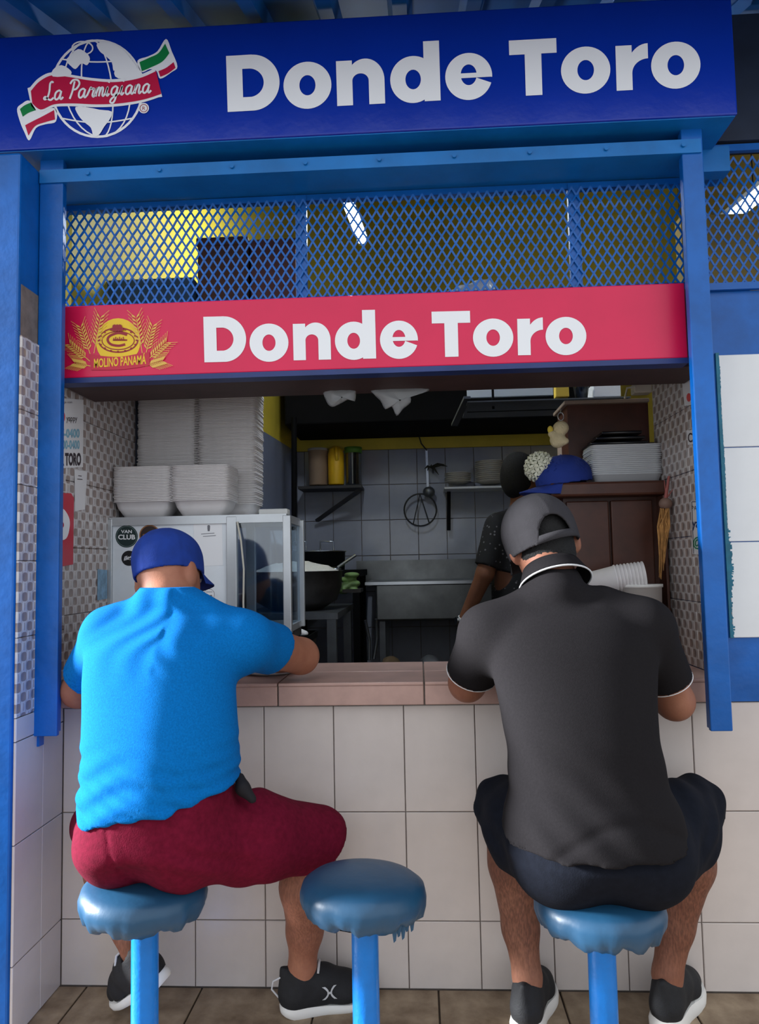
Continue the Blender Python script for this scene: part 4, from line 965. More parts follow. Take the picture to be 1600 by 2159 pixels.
S.chain([s3L, e3L], [0.052, 0.044], 0.03); S.chain([e3L, w3L], [0.043, 0.028], 0.015); hand(S, w3L, (-0.1, 0.25, -1), (-1, 0, 0), 1)
s3R = np.array([px_+0.17, CY+0.05, 1.33]); e3R = s3R+np.array([0.06, 0.12, -0.24]); w3R = e3R+np.array([-0.05, 0.20, 0.02]); S.chain([s3R, e3R, w3R], [0.05, 0.042, 0.028], 0.02); hand(S, w3R, (-0.2, 1, -0.2), (0, 0, 1), 1)
for sx in (-1, 1):
    hp = np.array([px_+0.03+0.09*sx, CY, 0.84]); S.chain([hp, hp+np.array([0, 0.02, -0.40]), hp+np.array([0, 0, -0.78]), hp+np.array([0, 0.13, -0.785])], [0.088, 0.058, 0.038, 0.03], 0.03)
b3 = S.build('body', SK3, p3); eyes(g3, b3)
r, f, u = axes((0.75, 0.65, -0.25), (0, 0.15, 1.0))
S = SDF(hx-0.22, hx+0.22, 0.006); S.ell(g3(0, -0.022, 0.032), (0.083, 0.100, 0.102), 0.01, (r, f, u)); S.ell(g3(0, -0.045, -0.03), (0.072, 0.065, 0.085), 0.04, (r, f, u)); S.plane(g3(0, 0.055, 0.03), f*1.0-u*0.35); S.build('hair', M_hair, b3)
M_sh3 = mat('black_white_fleck_cloth', (16, 16, 19), 0.85)
nt = M_sh3.node_tree; vz = nt.nodes.new('ShaderNodeTexVoronoi'); vz.inputs['Scale'].default_value = 42; vz.feature = 'F1'; tcx = nt.nodes.new('ShaderNodeTexCoord'); rp = nt.nodes.new('ShaderNodeValToRGB'); rp.color_ramp.elements[0].position = 0.16; rp.color_ramp.elements[1].position = 0.22; rp.color_ramp.elements[0].color = (0.12, 0.12, 0.13, 1); rp.color_ramp.elements[1].color = (0.006, 0.006, 0.008, 1)
nt.links.new(tcx.outputs['Object'], vz.inputs['Vector']); nt.links.new(vz.outputs['Distance'], rp.inputs['Fac']); nt.links.new(rp.outputs['Color'], nt.nodes['Principled BSDF'].inputs['Base Color'])
S = SDF((0.45, 1.2, 0.75), (1.35, 2.05, 1.55), 0.0075); S.loft(torso3, 0.01, inflate=0.004)
h3 = s3L*0.15+e3L*0.85; S.rc(s3L, e3L, 0.068, 0.060, 0.04); S.rc(s3R, s3R*0.4+e3R*0.6, 0.066, 0.060, 0.04); S.plane_near(h3, e3L-s3L, 0.13); S.plane_near(s3R*0.45+e3R*0.55, e3R-s3R, 0.13)
S.build('shirt', M_sh3, p3)
S = SDF((0.6, 1.3, 0.05), (1.35, 1.85, 0.95), 0.0085); S.loft([(0.72, px_+0.03, CY, 0.18, 0.13), (0.88, px_+0.03, CY, 0.185, 0.137)], 0.01, inflate=0.003)
for sx in (-1, 1):
    hp = np.array([px_+0.03+0.09*sx, CY, 0.84]); S.chain([hp, hp+np.array([0, 0.02, -0.40]), hp+np.array([0, 0, -0.72])], [0.10, 0.078, 0.065], 0.03)
S.build('trousers', mat('dark_denim', (24, 28, 40), 0.85, var=0.2), p3)
for sx in (-1, 1):
    c = np.array([px_+0.03+0.09*sx, CY, 0.0]); S = SDF(c+(-0.08, -0.10, -0.01), c+(0.08, 0.27, 0.13), 0.008); S.chain([c+(0, -0.02, 0.05), c+(0, 0.16, 0.03)], [0.048, 0.036], 0.02); S.plane(c, (0, 0, -1)); S.build('shoe', M_black, p3)
wd_ = nrm(w3L-e3L); a = w3L-wd_*0.012; MB().cyl(a-wd_*0.009, a+wd_*0.009, 0.034, n=20).build('watch_strap', mat('white_strap', (220, 220, 222), 0.5), p3)
MB().cyl(a-np.array([0.030, 0.012, 0]), a-np.array([0.040, 0.016, 0]), 0.017, n=16).build('watch_case', M_steel, p3)
# ------------------------------------------------------------------ lamps of the stall
def tube_lamp(a, b, label, power, r=0.019):
    a = Vector(a); b = Vector(b); o = empty('tube_lamp', (a+b)/2, label, 'lamp', 'tube lamps inside the stall')
    M_t = mat('lit_tube_%d' % int(power), (235, 246, 255), 0.4, emit=power)
    MB().cyl(a, b, r, n=14).build('tube', M_t, o)
    d = (b-a).normalized(); up = Vector((0, 0, 0.03))
    MB().bar(a-d*0.03+up, b+d*0.03+up, 0.05, 0.02).build('housing', M_alu, o)
    for e, s in ((a, -1), (b, 1)): MB().cyl(e, e+d*s*0.025, r*1.15, n=12).build('end_cap', M_alu, o)
    MB().tube([(a+b)/2+up, (a+b)/2+Vector((0, 0, 0.5))], 0.003, 6).build('hanger', M_black, o)
tube_lamp(WZ(722, 405, 2.72), WZ(762, 505, 2.72), 'lit tube lamp behind the main wire mesh', 130)
tube_lamp(WZ(1535, 468, 2.55), WZ(1650, 372, 2.55), 'lit tube lamp behind the right wire mesh', 40)
def glass_mat(name, tint=(0.9, 0.95, 1.0), refl=0.12):
    m = bpy.data.materials.new(name); m.use_nodes = True; nt = m.node_tree; N = nt.nodes; L = nt.links
    for x in list(N): N.remove(x)
    o = N.new('ShaderNodeOutputMaterial'); t = N.new('ShaderNodeBsdfTransparent'); t.inputs[0].default_value = tint+(1,); g = N.new('ShaderNodeBsdfGlossy'); g.inputs['Roughness'].default_value = 0.06
    mx = N.new('ShaderNodeMixShader'); mx.inputs[0].default_value = refl; L.new(t.outputs[0], mx.inputs[1]); L.new(g.outputs[0], mx.inputs[2]); L.new(mx.outputs[0], o.inputs[0]); return m
M_glass = glass_mat('clear_glass', (0.82, 0.88, 0.93), 0.10)
M_clear = glass_mat('clear_plastic', (0.72, 0.74, 0.76), 0.22)
def pbox(x0, y0, x1, y1, Y, dep, b=0.0):
    """box whose front face fills these photo bounds on plane Y"""
    a = W(x0, y1, Y); c = W(x1, y0, Y); lo = (min(a[0], c[0]), Y, min(a[2], c[2])); hi = (max(a[0], c[0]), Y+dep, max(a[2], c[2]))
    return lo, hi
def pb(name, m, parent, x0, y0, x1, y1, Y, dep, bev=0.0, **kw):
    lo, hi = pbox(x0, y0, x1, y1, Y, dep); mb = MB()
    mb.bbox(lo, hi, bev) if bev else mb.box(lo, hi)
    return mb.build(name, m, parent, **kw)
# ------------------------------------------------------------------ side table behind the counter and the glass display case
CYf = 0.30
ctop = W(360, 1092, CYf)[2]; cbot = W(600, 1336, CYf)[2]
xl, xm, xr = W(226, 1200, CYf)[0], W(489, 1200, CYf)[0], W(607, 1200, CYf)[0]; cb = CYf+0.30
tb_ = empty('case_riser', ((xl+xr)/2, CYf+0.05, 0.8415), 'dark riser on the counter carrying the glass display case', 'riser')
MB().bbox((xl+0.012, CYf-0.01, cbot-0.03), (xr-0.002, cb-0.02, cbot-0.001), 0.003).build('top_board', M_dark, tb_)
for x in (xl+0.03, xr-0.07): MB().box((x, CYf+0.0, 0.8415), (x+0.03, CYf+0.09, cbot-0.03)).build('foot', M_soot, tb_)
ca = empty('display_case', ((xl+xr)/2, CYf+0.2, cbot), 'aluminium framed glass display case with round stickers on its pane', 'display case')
fw = 0.014
for (x, w_) in ((xl, 0.016), (xm-0.018, 0.034), (xr-0.016, 0.026)):
    MB().bbox((x, CYf-0.003, cbot), (x+w_, CYf+0.022, ctop), 0.002).build('post', M_alu, ca)
    MB().bbox((x, cb-0.022, cbot), (x+w_, cb, ctop), 0.002).build('post', M_alu, ca)
for z in (cbot, ctop-0.022):
    for (ya, yb) in ((CYf-0.001, CYf+0.02), (cb-0.02, cb)): MB().box((xl+0.016, ya, z), (xr-0.016, yb, z+0.022)).build('rail', M_alu, ca)
    for x in (xl+0.001, xr-0.015): MB().box((x, CYf+0.022, z), (x+0.014, cb-0.022, z+0.022)).build('rail', M_alu, ca)
MB().box((xl+0.004, CYf+0.004, ctop), (xr-0.004, cb-0.004, ctop+0.006)).build('top_plate', M_alu, ca)
M_pane = mat('pane_painted_reflection', (222, 228, 234), 0.12, var=0.10, vscale=3)  # white light reflected by the glass, painted in as a pale opaque colour
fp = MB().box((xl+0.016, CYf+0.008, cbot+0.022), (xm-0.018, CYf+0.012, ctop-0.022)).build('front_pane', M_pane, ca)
MB().box((xm+0.016, CYf+0.008, cbot+0.022), (xr-0.016, CYf+0.012, ctop-0.022)).build('side_pane', M_glass, ca)
MB().box((xm+0.016, cb-0.012, cbot+0.022), (xr-0.016, cb-0.008, ctop-0.022)).build('rear_pane', M_glass, ca)
MB().box((xr-0.010, CYf+0.022, cbot+0.022), (xr-0.006, cb-0.022, ctop-0.022)).build('end_pane', M_glass, ca)
MB().box((xl+0.02, CYf+0.03, cbot+0.12), (xm-0.03, cb-0.03, cbot+0.124)).build('shelf', M_alu, ca)
MB().tube([Q(500, 1100, CYf-0.006), Q(508, 1140, CYf-0.008), Q(514, 1200, CYf-0.008), Q(513, 1270, CYf-0.008), Q(515, 1330, CYf-0.006)], 0.0035, 6).build('power_cord', mat('cream_cable', (196, 192, 180), 0.5), ca)
fq = lambda yo: (lambda x, y: tuple(W(x, y, CYf+0.0072-yo)))
M_dgreen = mat('sticker_dark_green', (22, 44, 44), 0.4); M_brown_s = mat('sticker_brown', (46, 32, 28), 0.4); M_ring = mat('sticker_copper', (150, 100, 60), 0.4)
k_ = Print(fq(0.0)); k_.disc(267, 1131, 23.5); k_.build('round_sticker', M_dgreen, fp)
k_ = Print(fq(0.0006)); k_.ring(267, 1131, 21.5, 21.5, 0.8); k_.build('sticker_ring', mat('sticker_grey', (120, 140, 138), 0.4), fp)
text_obj('sticker_lettering', 'VAN', fq(0.001), 255, 278, 1124, 7, M_white, fp, offset=0.02); text_obj('sticker_lettering', 'CLUB', fq(0.001), 249, 285, 1137, 10, M_white, fp, offset=0.03)
k_ = Print(fq(0.0)); k_.disc(316, 1129, 22.5); k_.build('round_sticker', M_ring, fp)
k_ = Print(fq(0.0006)); k_.disc(316, 1129, 20.0); k_.build('sticker_face', M_brown_s, fp); text_obj('sticker_lettering', 'Ron', fq(0.0012), 298, 326, 1138, 13, M_ring, fp, shear=0.3)
k_ = Print(fq(0.0)); k_.disc(272, 1177, 16); k_.build('round_sticker', M_black, fp); text_obj('sticker_lettering', 'illegal', fq(0.001), 261, 284, 1182, 9, M_white, fp, offset=0.02, shear=0.2, slope=-0.25)
k_ = Print(fq(0.0)); k_.poly([(408, 1103), (468, 1101), (470, 1192), (410, 1194)]); k_.build('paper_notice', M_white, fp)
k_ = Print(fq(0.0006)); k_.disc(440, 1110, 3); k_.poly([(437, 1112), (443, 1112), (442, 1120), (438, 1120)]); k_.stroke([(424, 1126), (452, 1124)], 1.2); k_.stroke([(428, 1131), (455, 1129)], 1.2); k_.build('notice_print', mat('grey_ink', (110, 110, 118), 0.5), fp)
k_ = Print(fq(0.0)); k_.disc(441, 1253, 13); k_.build('round_sticker', M_white, fp)
k_ = Print(fq(0.0006)); k_.ring(441, 1253, 11.5, 11.5, 0.8); k_.poly([(434, 1256), (446, 1254), (448, 1257), (434, 1259)]); k_.stroke([(434, 1248), (448, 1248)], 1); k_.build('sticker_print', mat('grey_ink', (110, 110, 118), 0.5), fp)
# ------------------------------------------------------------------ foam clamshells
def clamshell(w, d, hgt, gap):
    mb = MB()
    for x0 in (-w-gap/2, gap/2):
        def rr(inx, iny, z, rad):
            pts = []
            for cx, cy, a0 in ((x0+w-inx-rad, iny+rad, -90), (x0+w-inx-rad, d-iny-rad, 0), (x0+inx+rad, d-iny-rad, 90), (x0+inx+rad, iny+rad, 180)):
                for i in range(4): a = math.radians(a0+30*i); pts.append((cx+rad*math.cos(a), cy+rad*math.sin(a), z))
            return pts
        L = [rr(0.030, 0.030, 0.0, 0.02), rr(0.012, 0.012, hgt*0.55, 0.022), rr(0.006, 0.006, hgt-0.004, 0.024), rr(0.0, 0.0, hgt-0.003, 0.022), rr(0.0, 0.0, hgt, 0.022), rr(0.008, 0.008, hgt, 0.024), rr(0.033, 0.033, 0.004, 0.02)]
        n = 16; vs = sum(L, []); fs = [(k*n+i, k*n+(i+1) % n, (k+1)*n+(i+1) % n, (k+1)*n+i) for k in range(6) for i in range(n)] + [tuple(range(n-1, -1, -1)), tuple(range(6*n, 7*n))]
        mb.add(vs, fs, True)
    mb.box((-gap/2-0.004, 0.02, hgt-0.004), (gap/2+0.004, d-0.02, hgt-0.001))
    me = mb.mesh('foam_clamshell'); me.materials.append(M_foam); return me
x0 = W(236, 1080, CYf+0.02)[0]; x1 = W(482, 1080, CYf+0.02)[0]; zf = ctop+0.007
ww = (x1-x0-0.006)/2; me = clamshell(ww, 0.16, 0.055, 0.006)
nn = 22; H = W(300, 984, CYf+0.02)[2]-zf-0.055; rj = random.Random(5)
for i in range(nn):
    inst('foam_clamshell', me, Matrix.Translation(((x0+x1)/2+rj.uniform(-.0015, .0015), CYf+0.012+rj.uniform(-.0015, .0015), zf+H*i/(nn-1))), label='open white foam clamshell container nested in the low front stack', cat='container', group='foam clamshells in the low front stack')
YR = CYf+0.20; x0 = W(284, 1000, YR)[0]; x1 = W(536, 1000, YR)[0]; ww = (x1-x0-0.014)/2; me2 = clamshell(ww, 0.17, 0.055, 0.014); nn = 84; top = W(300, 770, YR)[2]; H = top-zf-0.055
for i in range(nn):
    inst('foam_clamshell', me2, Matrix.Translation(((x0+x1)/2+rj.uniform(-.002, .002)+0.006*i/nn, YR+rj.uniform(-.002, .002), zf+H*i/(nn-1))), label='open white foam clamshell container nested in the tall rear stack', cat='container', group='foam clamshells in the tall rear stack')
pb('paper_roll', mat('off_white_paper', (214, 214, 212), 0.8), None, 545, 1072, 606, 1087, CYf+0.10, 0.05, 0.004, label='rolled white paper lying on the display case beside the foam stacks', cat='paper')
# ------------------------------------------------------------------ notices on the jambs
M_paper = mat('white_paper', (222, 220, 222), 0.6); M_ink = mat('dark_ink', (56, 46, 52), 0.6); M_cyan = mat('pale_cyan_ink', (130, 176, 196), 0.6); M_dot = mat('coral_red_ink', (214, 82, 84), 0.6); M_sred = mat('street_red', (196, 36, 62), 0.35)
def jl(yo, s=1): return lambda x, y: tuple(WX(x, y, XL+0.0015+yo))
pj = Print(jl(0)); pj.poly([(112, 838), (176, 843), (175, 985), (112, 988)]); pst = pj.build('poster', M_paper, None, label='white payment poster with a red dot on the left patterned tiles', cat='poster')
pj = Print(jl(0.0006)); pj.disc(132, 879, 5.5, 11.5); pj.build('dot', M_dot, pst)
text_obj('poster_lettering', 'Paga con', jl(0.0006), 128, 152, 850, 5, M_ink, pst); text_obj('poster_lettering', 'yappy', jl(0.0006), 140, 163, 888, 13, M_ink, pst, offset=0.01)
text_obj('poster_lettering', '67-0400', jl(0.0006), 121, 168, 922, 18, M_cyan, pst, offset=0.04); text_obj('poster_lettering', '6400-0400', jl(0.0006), 121, 168, 946, 18, M_cyan, pst, offset=0.04)
text_obj('poster_lettering', 'CESAR TORO', jl(0.0006), 100, 171, 980, 25, M_ink, pst, offset=0.05)
pj = Print(jl(0)); pj.poly([(157, 990), (184, 994), (179, 1074), (158, 1078)]); n_ = pj.build('paper_slip', M_paper, None, label='narrow white paper slip with grey print below the payment poster', cat='notice')
pj = Print(jl(0.0006)); pj.stroke([(165, 1003), (172, 1004)], 1.5); pj.stroke([(163, 1010), (174, 1011)], 1.5); pj.build('print', M_ink, n_)
pj = Print(jl(0)); pj.poly([(100, 1038), (150, 1040), (156, 1050), (154, 1190), (100, 1200)]); n_ = pj.build('red_plate', M_sred, None, label='glossy red plate with a white letter on the left patterned tiles', cat='sign')
pj = Print(jl(0.0008)); pj.strip(sm_path([(110, 1072), (132, 1072), (145, 1090), (147, 1110), (140, 1135), (122, 1140), (110, 1142)], 4), sm_path([(110, 1095), (122, 1096), (132, 1100), (135, 1108), (130, 1115), (122, 1116), (110, 1116)], 4)); pj.build('letter', M_white, n_)
pj = Print(jl(0)); pj.poly([(206, 1200), (226, 1202), (226, 1262), (205, 1266)]); pj.build('blue_card', mat('pale_blue_print', (120, 160, 190), 0.4, var=0.3, vscale=40), None, label='small pale blue card on the left tiles beside the display case', cat='notice')
def jr(yo): return lambda x, y: tuple(WX(x, y, XR-0.0015-yo))
pj = Print(jr(0)); pj.poly([(1456, 1056), (1500, 1054), (1504, 1172), (1460, 1168)]); n_ = pj.build('poster', M_paper, None, label='white payment notice with dark and green print by the right shutter rail', cat='poster')
text_obj('poster_lettering', 'PAGA', jr(0.0006), 1458, 1482, 1076, 10, M_ink, n_); text_obj('poster_lettering', 'yappy', jr(0.0006), 1459, 1496, 1112, 19, mat('navy_ink', (40, 60, 100), 0.5), n_, offset=0.02); text_obj('poster_lettering', '@66', jr(0.0006), 1461, 1498, 1152, 20, mat('green_ink', (30, 130, 90), 0.5), n_, offset=0.02)
pj = Print(jr(0.0006)); fr_ = [(1458, 1058), (1500, 1056)]; pj.stroke(fr_, 1.5); pj.stroke([(1458, 1058), (1462, 1167)], 1.2); pj.build('border', M_ink, n_)
pj = Print(jr(0)); pj.poly([(1437, 800), (1476, 792), (1476, 850), (1443, 856)]); n_ = pj.build('paper_slip', M_paper, None, label='white paper slip high on the right patterned tiles', cat='notice')
pj = Print(jr(0.0006)); pj.disc(1452, 838, 5, 9); pj.build('dot', M_dot, n_)
pj = Print(jr(0)); pj.poly([(1447, 908), (1476, 904), (1478, 934), (1450, 938)]); n_ = pj.build('paper_slip', M_paper, None, label='small label with dark square lettering on the right patterned tiles', cat='notice')
text_obj('print', 'CSA', jr(0.0006), 1450, 1476, 932, 20, M_ink, n_, offset=0.02)
# ------------------------------------------------------------------ plates and food on the counter
def on_counter(px, py): return WZ(px, py, 0.8415)
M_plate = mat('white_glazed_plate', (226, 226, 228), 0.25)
def plate(c, r, m=M_plate, h=0.018): return MB().lathe([(0.0005, 0.004), (r*0.55, 0.004), (r*0.65, 0.006), (r, h), (r*1.0, h-0.003), (r*0.66, 0.0), (0.0005, 0.0)], c, 32)
c = on_counter(572, 1418); plate(c, 0.105).build('plate', M_plate, None, label='white plate on the counter by the elbow of the person in blue', cat='plate')
M_food = mat('grey_brown_food', (150, 140, 134), 0.7, var=0.3, vscale=40)
c2_ = np.array(c)+np.array([-0.05, 0.0, 0.010]); S = SDF(c2_-0.07, c2_+0.07, 0.005)
for i in range(14): S.ell(c2_+np.array([rj.uniform(-.03, .03), rj.uniform(-.03, .03), rj.uniform(0.002, .012)]), (rj.uniform(.009, .016),)*3, 0.008)
S.plane(c2_-np.array([0, 0, 0.003]), (0, 0, -1)); S.build('food_portion', M_food, None, label='small heap of food on the white plate', cat='food')
c = np.array([0.83, 0.17, 0.8415]); plate(c, 0.11).build('plate', M_plate, None, label='white plate in front of the person in the charcoal polo', cat='plate')
# ------------------------------------------------------------------ hood, back shelf, wall utensils
hdx = empty('range_hood', (0.3, 2.6, 2.1), 'soot black range hood hanging above the stove', 'hood')
lo, hi = pbox(600, 700, 1240, 896, 2.45, 0.6); MB().bbox(lo, hi, 0.01).build('canopy', M_soot, hdx)
MB().tube([W(620, 880, 2.4), W(620, 1150, 2.4)], 0.017, 10).build('support_pipe', M_soot, hdx)
M_shelf = mat('dark_shelf_board', (40, 38, 40), 0.5, var=0.2)
SY = 2.80
sf = empty('wall_shelf', W(690, 1030, SY), 'dark wall shelf with a diagonal bracket holding containers', 'shelf')
pb('board', M_shelf, sf, 628, 1022, 762, 1031, SY, 0.25)
MB().bar(W(668, 1098, SY+0.22), W(758, 1034, SY+0.02), 0.03, 0.02).build('bracket', M_shelf, sf)
def vessel(name, m, x0, y0, x1, y1, Y, label, cat, prof=None, lid=None, group=None):
    lo, hi = pbox(x0, y0, x1, y1, Y, 0.01); r = (hi[0]-lo[0])/2; h = hi[2]-lo[2]; cx = (hi[0]+lo[0])/2
    prof = prof or [(0.92, 0), (0.97, 0.02), (1.0, 0.94), (1.04, 0.95), (1.04, 1.0), (0.97, 1.0), (0.93, 0.05), (0.001, 0.04)]
    o = MB().lathe([(max(a*r, 0.0005), b*h) for a, b in [(0.0005, 0)]+prof], (cx, Y+r, lo[2]), 24).build(name, m, None, label=label, cat=cat, group=group)
    return o, (cx, Y+r, lo[2]), r, h
o, c, r, h = vessel('food_bucket', mat('tan_plastic', (150, 126, 104), 0.5), 648, 944, 688, 1022, SY, 'tan plastic bucket on the dark wall shelf', 'bucket')
MB().lathe([(0.0005, h+0.004), (r*1.06, h+0.004), (r*1.06, h-0.012), (r, h-0.012)], c, 24).build('lid', mat('grey_lid', (170, 166, 160), 0.5), o)
o, c, r, h = vessel('oil_jug', mat('yellow_plastic', (224, 176, 30), 0.4), 690, 938, 723, 1021, SY, 'yellow plastic oil jug on the dark wall shelf', 'jug', [(0.95, 0), (1.0, 0.03), (1.0, 0.80), (0.9, 0.90), (0.55, 0.97), (0.4, 1.0), (0.001, 1.0)])
MB().tube([(c[0]+r*0.2, c[1]-r*0.9, c[2]+h*0.62), (c[0]+r*0.2, c[1]-r*1.25, c[2]+h*0.70), (c[0]+r*0.2, c[1]-r*1.2, c[2]+h*0.88), (c[0]+r*0.1, c[1]-r*0.6, c[2]+h*0.94)], 0.012, 8).build('handle', MATS['yellow_plastic'], o)
o, c, r, h = vessel('storage_jar', M_clear, 727, 950, 760, 1021, SY, 'clear storage jar with green lid on the dark wall shelf', 'jar')
MB().lathe([(0.0005, h+0.03), (r*1.1, h+0.03), (r*1.1, h-0.01), (r, h-0.01)], c, 24).build('lid', mat('green_lid', (84, 130, 50), 0.5), o)
UY = 3.0
ld = empty('ladle', W(898, 1040, UY), 'steel ladle hanging on the blue grey tiled wall', 'ladle')
MB().bar(W(899, 948, UY), W(902, 1030, UY), 0.016, 0.004, up=(0, 1, 0)).build('handle', M_steel, ld); MB().ellip(W(904, 1037, UY), (0.042, 0.042, 0.038), 18, 10).build('bowl', M_dsteel, ld)
MB().tube([W(886, 896, UY), W(882, 915, UY-0.01), W(888, 935, UY), W(900, 950, UY)], 0.005, 6).build('cord', M_black, ld)
st_ = empty('strainer', W(886, 1075, UY), 'black wire strainer ring hanging on the tiled wall', 'strainer'); cen = Vector(W(886, 1075, UY)); rr_ = 34/scale_at(UY)
MB().tube([cen+Vector((rr_*math.cos(a), 0, rr_*math.sin(a))) for a in [2*math.pi*i/32 for i in range(33)]], 0.006, 6).build('ring', M_black, st_)
for ex in (-0.45, 0.55): MB().tube([cen+Vector((0.0, 0, rr_)), cen+Vector((rr_*ex, 0, -rr_*0.85))], 0.004, 6).build('wire', M_black, st_)
sp = empty('herb_sprig', W(918, 985, UY), 'dark dried sprig hanging beside the ladle', 'herb')
for i in range(9):
    a = W(905+rj.uniform(0, 10), 985, UY); b = W(895+i*6, 975+rj.uniform(0, 28), UY); MB().tube([a, (np.array(a)+b)/2+np.array([0, -0.02, 0.01]), b], [0.006, 0.008, 0.002], 5).build('twig', mat('dry_leaf', (40, 40, 34), 0.8), sp)
sf2 = empty('wall_shelf', W(1000, 1027, SY), 'white metal wall shelf carrying plate stacks', 'shelf'); pb('board', mat('white_metal_shelf', (190, 192, 196), 0.4), sf2, 937, 1022, 1130, 1031, SY, 0.25)
MB().bar(W(946, 1030, SY+0.2), W(946, 1118, SY+0.2), 0.025, 0.02, up=(0, 1, 0)).build('bracket', M_soot, sf2)
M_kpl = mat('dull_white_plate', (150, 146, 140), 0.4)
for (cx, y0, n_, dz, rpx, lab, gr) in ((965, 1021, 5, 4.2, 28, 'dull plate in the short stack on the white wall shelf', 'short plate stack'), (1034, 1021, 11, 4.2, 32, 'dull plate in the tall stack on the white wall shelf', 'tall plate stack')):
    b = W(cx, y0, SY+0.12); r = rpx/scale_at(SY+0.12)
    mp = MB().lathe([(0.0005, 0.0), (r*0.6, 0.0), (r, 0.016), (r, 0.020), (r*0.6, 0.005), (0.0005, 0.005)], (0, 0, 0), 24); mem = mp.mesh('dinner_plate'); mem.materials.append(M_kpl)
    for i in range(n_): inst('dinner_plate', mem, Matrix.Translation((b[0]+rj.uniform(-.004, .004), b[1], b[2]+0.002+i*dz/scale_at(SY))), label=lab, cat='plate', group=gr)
# ------------------------------------------------------------------ sink, stove, pots
M_basin = mat('worn_steel', (104, 106, 106), 0.32, metal=0.9, var=0.25, vscale=5)
sk = empty('steel_sink', (0.55, 2.6, 0), 'stainless steel sink unit with a tall splash plate against the tiles', 'sink')
pb('splash_plate', M_basin, sk, 752, 1174, 1200, 1236, 2.98, 0.02)
lo, hi = pbox(792, 1224, 1200, 1310, 2.35, 0.6); MB().bbox(lo, hi, 0.012).build('basin', M_basin, sk); MB().box((lo[0]-0.06, 2.33, hi[2]-0.006), (hi[0], 2.98, hi[2]+0.012)).build('rim', M_steel, sk)
for x in (lo[0]+0.02, hi[0]-0.05):
    for y in (2.40, 2.9): MB().box((x, y, 0), (x+0.035, y+0.035, lo[2]+0.01)).build('leg', M_dsteel, sk)
MB().box((lo[0], 2.42, 0.30), (hi[0], 2.9, 0.32)).build('lower_shelf', M_dark, sk)
TY = 1.45
tb2 = empty('stove_stand', (-0.2, TY+0.4, 0), 'dark steel stand carrying the big cooking pot', 'stand')
lo, hi = pbox(500, 1292, 712, 1309, TY, 0.85); MB().box(lo, hi).build('top_frame', M_dsteel, tb2)
for x in (lo[0]+0.01, hi[0]-0.055):
    for y in (TY+0.01, TY+0.78): MB().box((x, y, 0), (x+0.045, y+0.045, lo[2])).build('leg', M_dsteel, tb2)
cz = hi[2]; pc = W(625, 1290, TY+0.32); rp_ = 98/scale_at(TY+0.32); ph_ = W(625, 1206, TY+0.32)[2]-cz
po_ = empty('cooking_pot', (pc[0], TY+0.32, cz), 'large blackened cooking pot heaped with white rice', 'pot')
MB().lathe([(0.0005, 0.0), (rp_*0.55, 0.0), (rp_*0.88, ph_*0.25), (rp_*0.98, ph_*0.6), (rp_, ph_), (rp_*1.03, ph_*1.02), (rp_*0.97, ph_*1.02), (rp_*0.9, ph_*0.6)], (pc[0], TY+0.32, cz), 40).build('vessel', mat('blackened_aluminium', (70, 68, 68), 0.5, metal=0.4, var=0.4, vscale=6), po_)
rice = MB(); n = 40; vs = []; 
for k in range(8):
    for i in range(n):
        a = 2*math.pi*i/n; r = rp_*0.97*k/7+0.0005; vs.append((pc[0]+r*math.cos(a), TY+0.32+r*math.sin(a), cz+ph_*0.99+0.055*(1-(k/7)**2)+(rj.uniform(-.006, .008) if 0 < k < 7 else 0)))
rice.add(vs, [(k*n+i, k*n+(i+1) % n, (k+1)*n+(i+1) % n, (k+1)*n+i) for k in range(7) for i in range(n)], True)
rice.build('rice', mat('cooked_rice', (228, 224, 214), 0.8, bump=1.0, bscale=160), None, label='heap of cooked white rice in the large pot', cat='rice', kind='stuff')
o, c, r, h = vessel('stock_pot', M_steel, 606, 1160, 722, 1204, 2.36, 'grey stock pot with wire handles behind the rice pot', 'pot')
for (a, b) in ((620, 645), (675, 703)):
    MB().tube([W(a, 1160, 2.355), W(a, 1142, 2.355), W(b, 1142, 2.355), W(b, 1160, 2.355)], 0.006, 6).build('handle', M_steel, o)
st3 = empty('stove_stand', (c[0], c[1], 0), 'dark stand under the grey stock pot', 'stand'); MB().box((c[0]-0.18, 2.32, c[2]-0.04), (c[0]+0.28, 2.9, c[2]-0.001)).build('top_frame', M_soot, st3)
for x in (c[0]-0.17, c[0]+0.23):
    for y in (2.33, 2.84): MB().box((x, y, 0), (x+0.04, y+0.04, c[2]-0.04)).build('leg', M_soot, st3)
sp_ = empty('serving_spoon', W(730, 1180, TY+0.35), 'metal spoon standing in the rice pot', 'spoon'); MB().tube([W(712, 1196, TY+0.4), W(750, 1170, TY+0.4)], 0.008, 8).build('handle', M_steel, sp_); MB().ellip(W(706, 1200, TY+0.4), (0.035, 0.03, 0.012), 14, 8).build('bowl', M_steel, sp_)
lt_ = W(735, 1228, TY+0.5); S = SDF(lt_-0.14, lt_+0.14, 0.008)
for i in range(16): S.ell(lt_+np.array([rj.uniform(-.04, .04), rj.uniform(-.04, .04), rj.uniform(-.05, .05)]), (rj.uniform(.02, .05), rj.uniform(.02, .05), rj.uniform(.008, .02)), 0.008)
S.build('lettuce', mat('pale_green_leaf', (120, 150, 90), 0.6, var=0.4, vscale=14), None, label='pale green lettuce beside the rice pot', cat='vegetable')
lo, hi = pbox(722, 1242, 760, 1250, TY+0.42, 0.2); MB().box(lo, (hi[0], hi[1], hi[2])).build('cutting_board', M_dark, None, label='dark board under the lettuce beside the rice pot', cat='board')
S = SDF(W(630, 1334, 1.2)-0.1, W(630, 1334, 1.2)+0.1, 0.006)
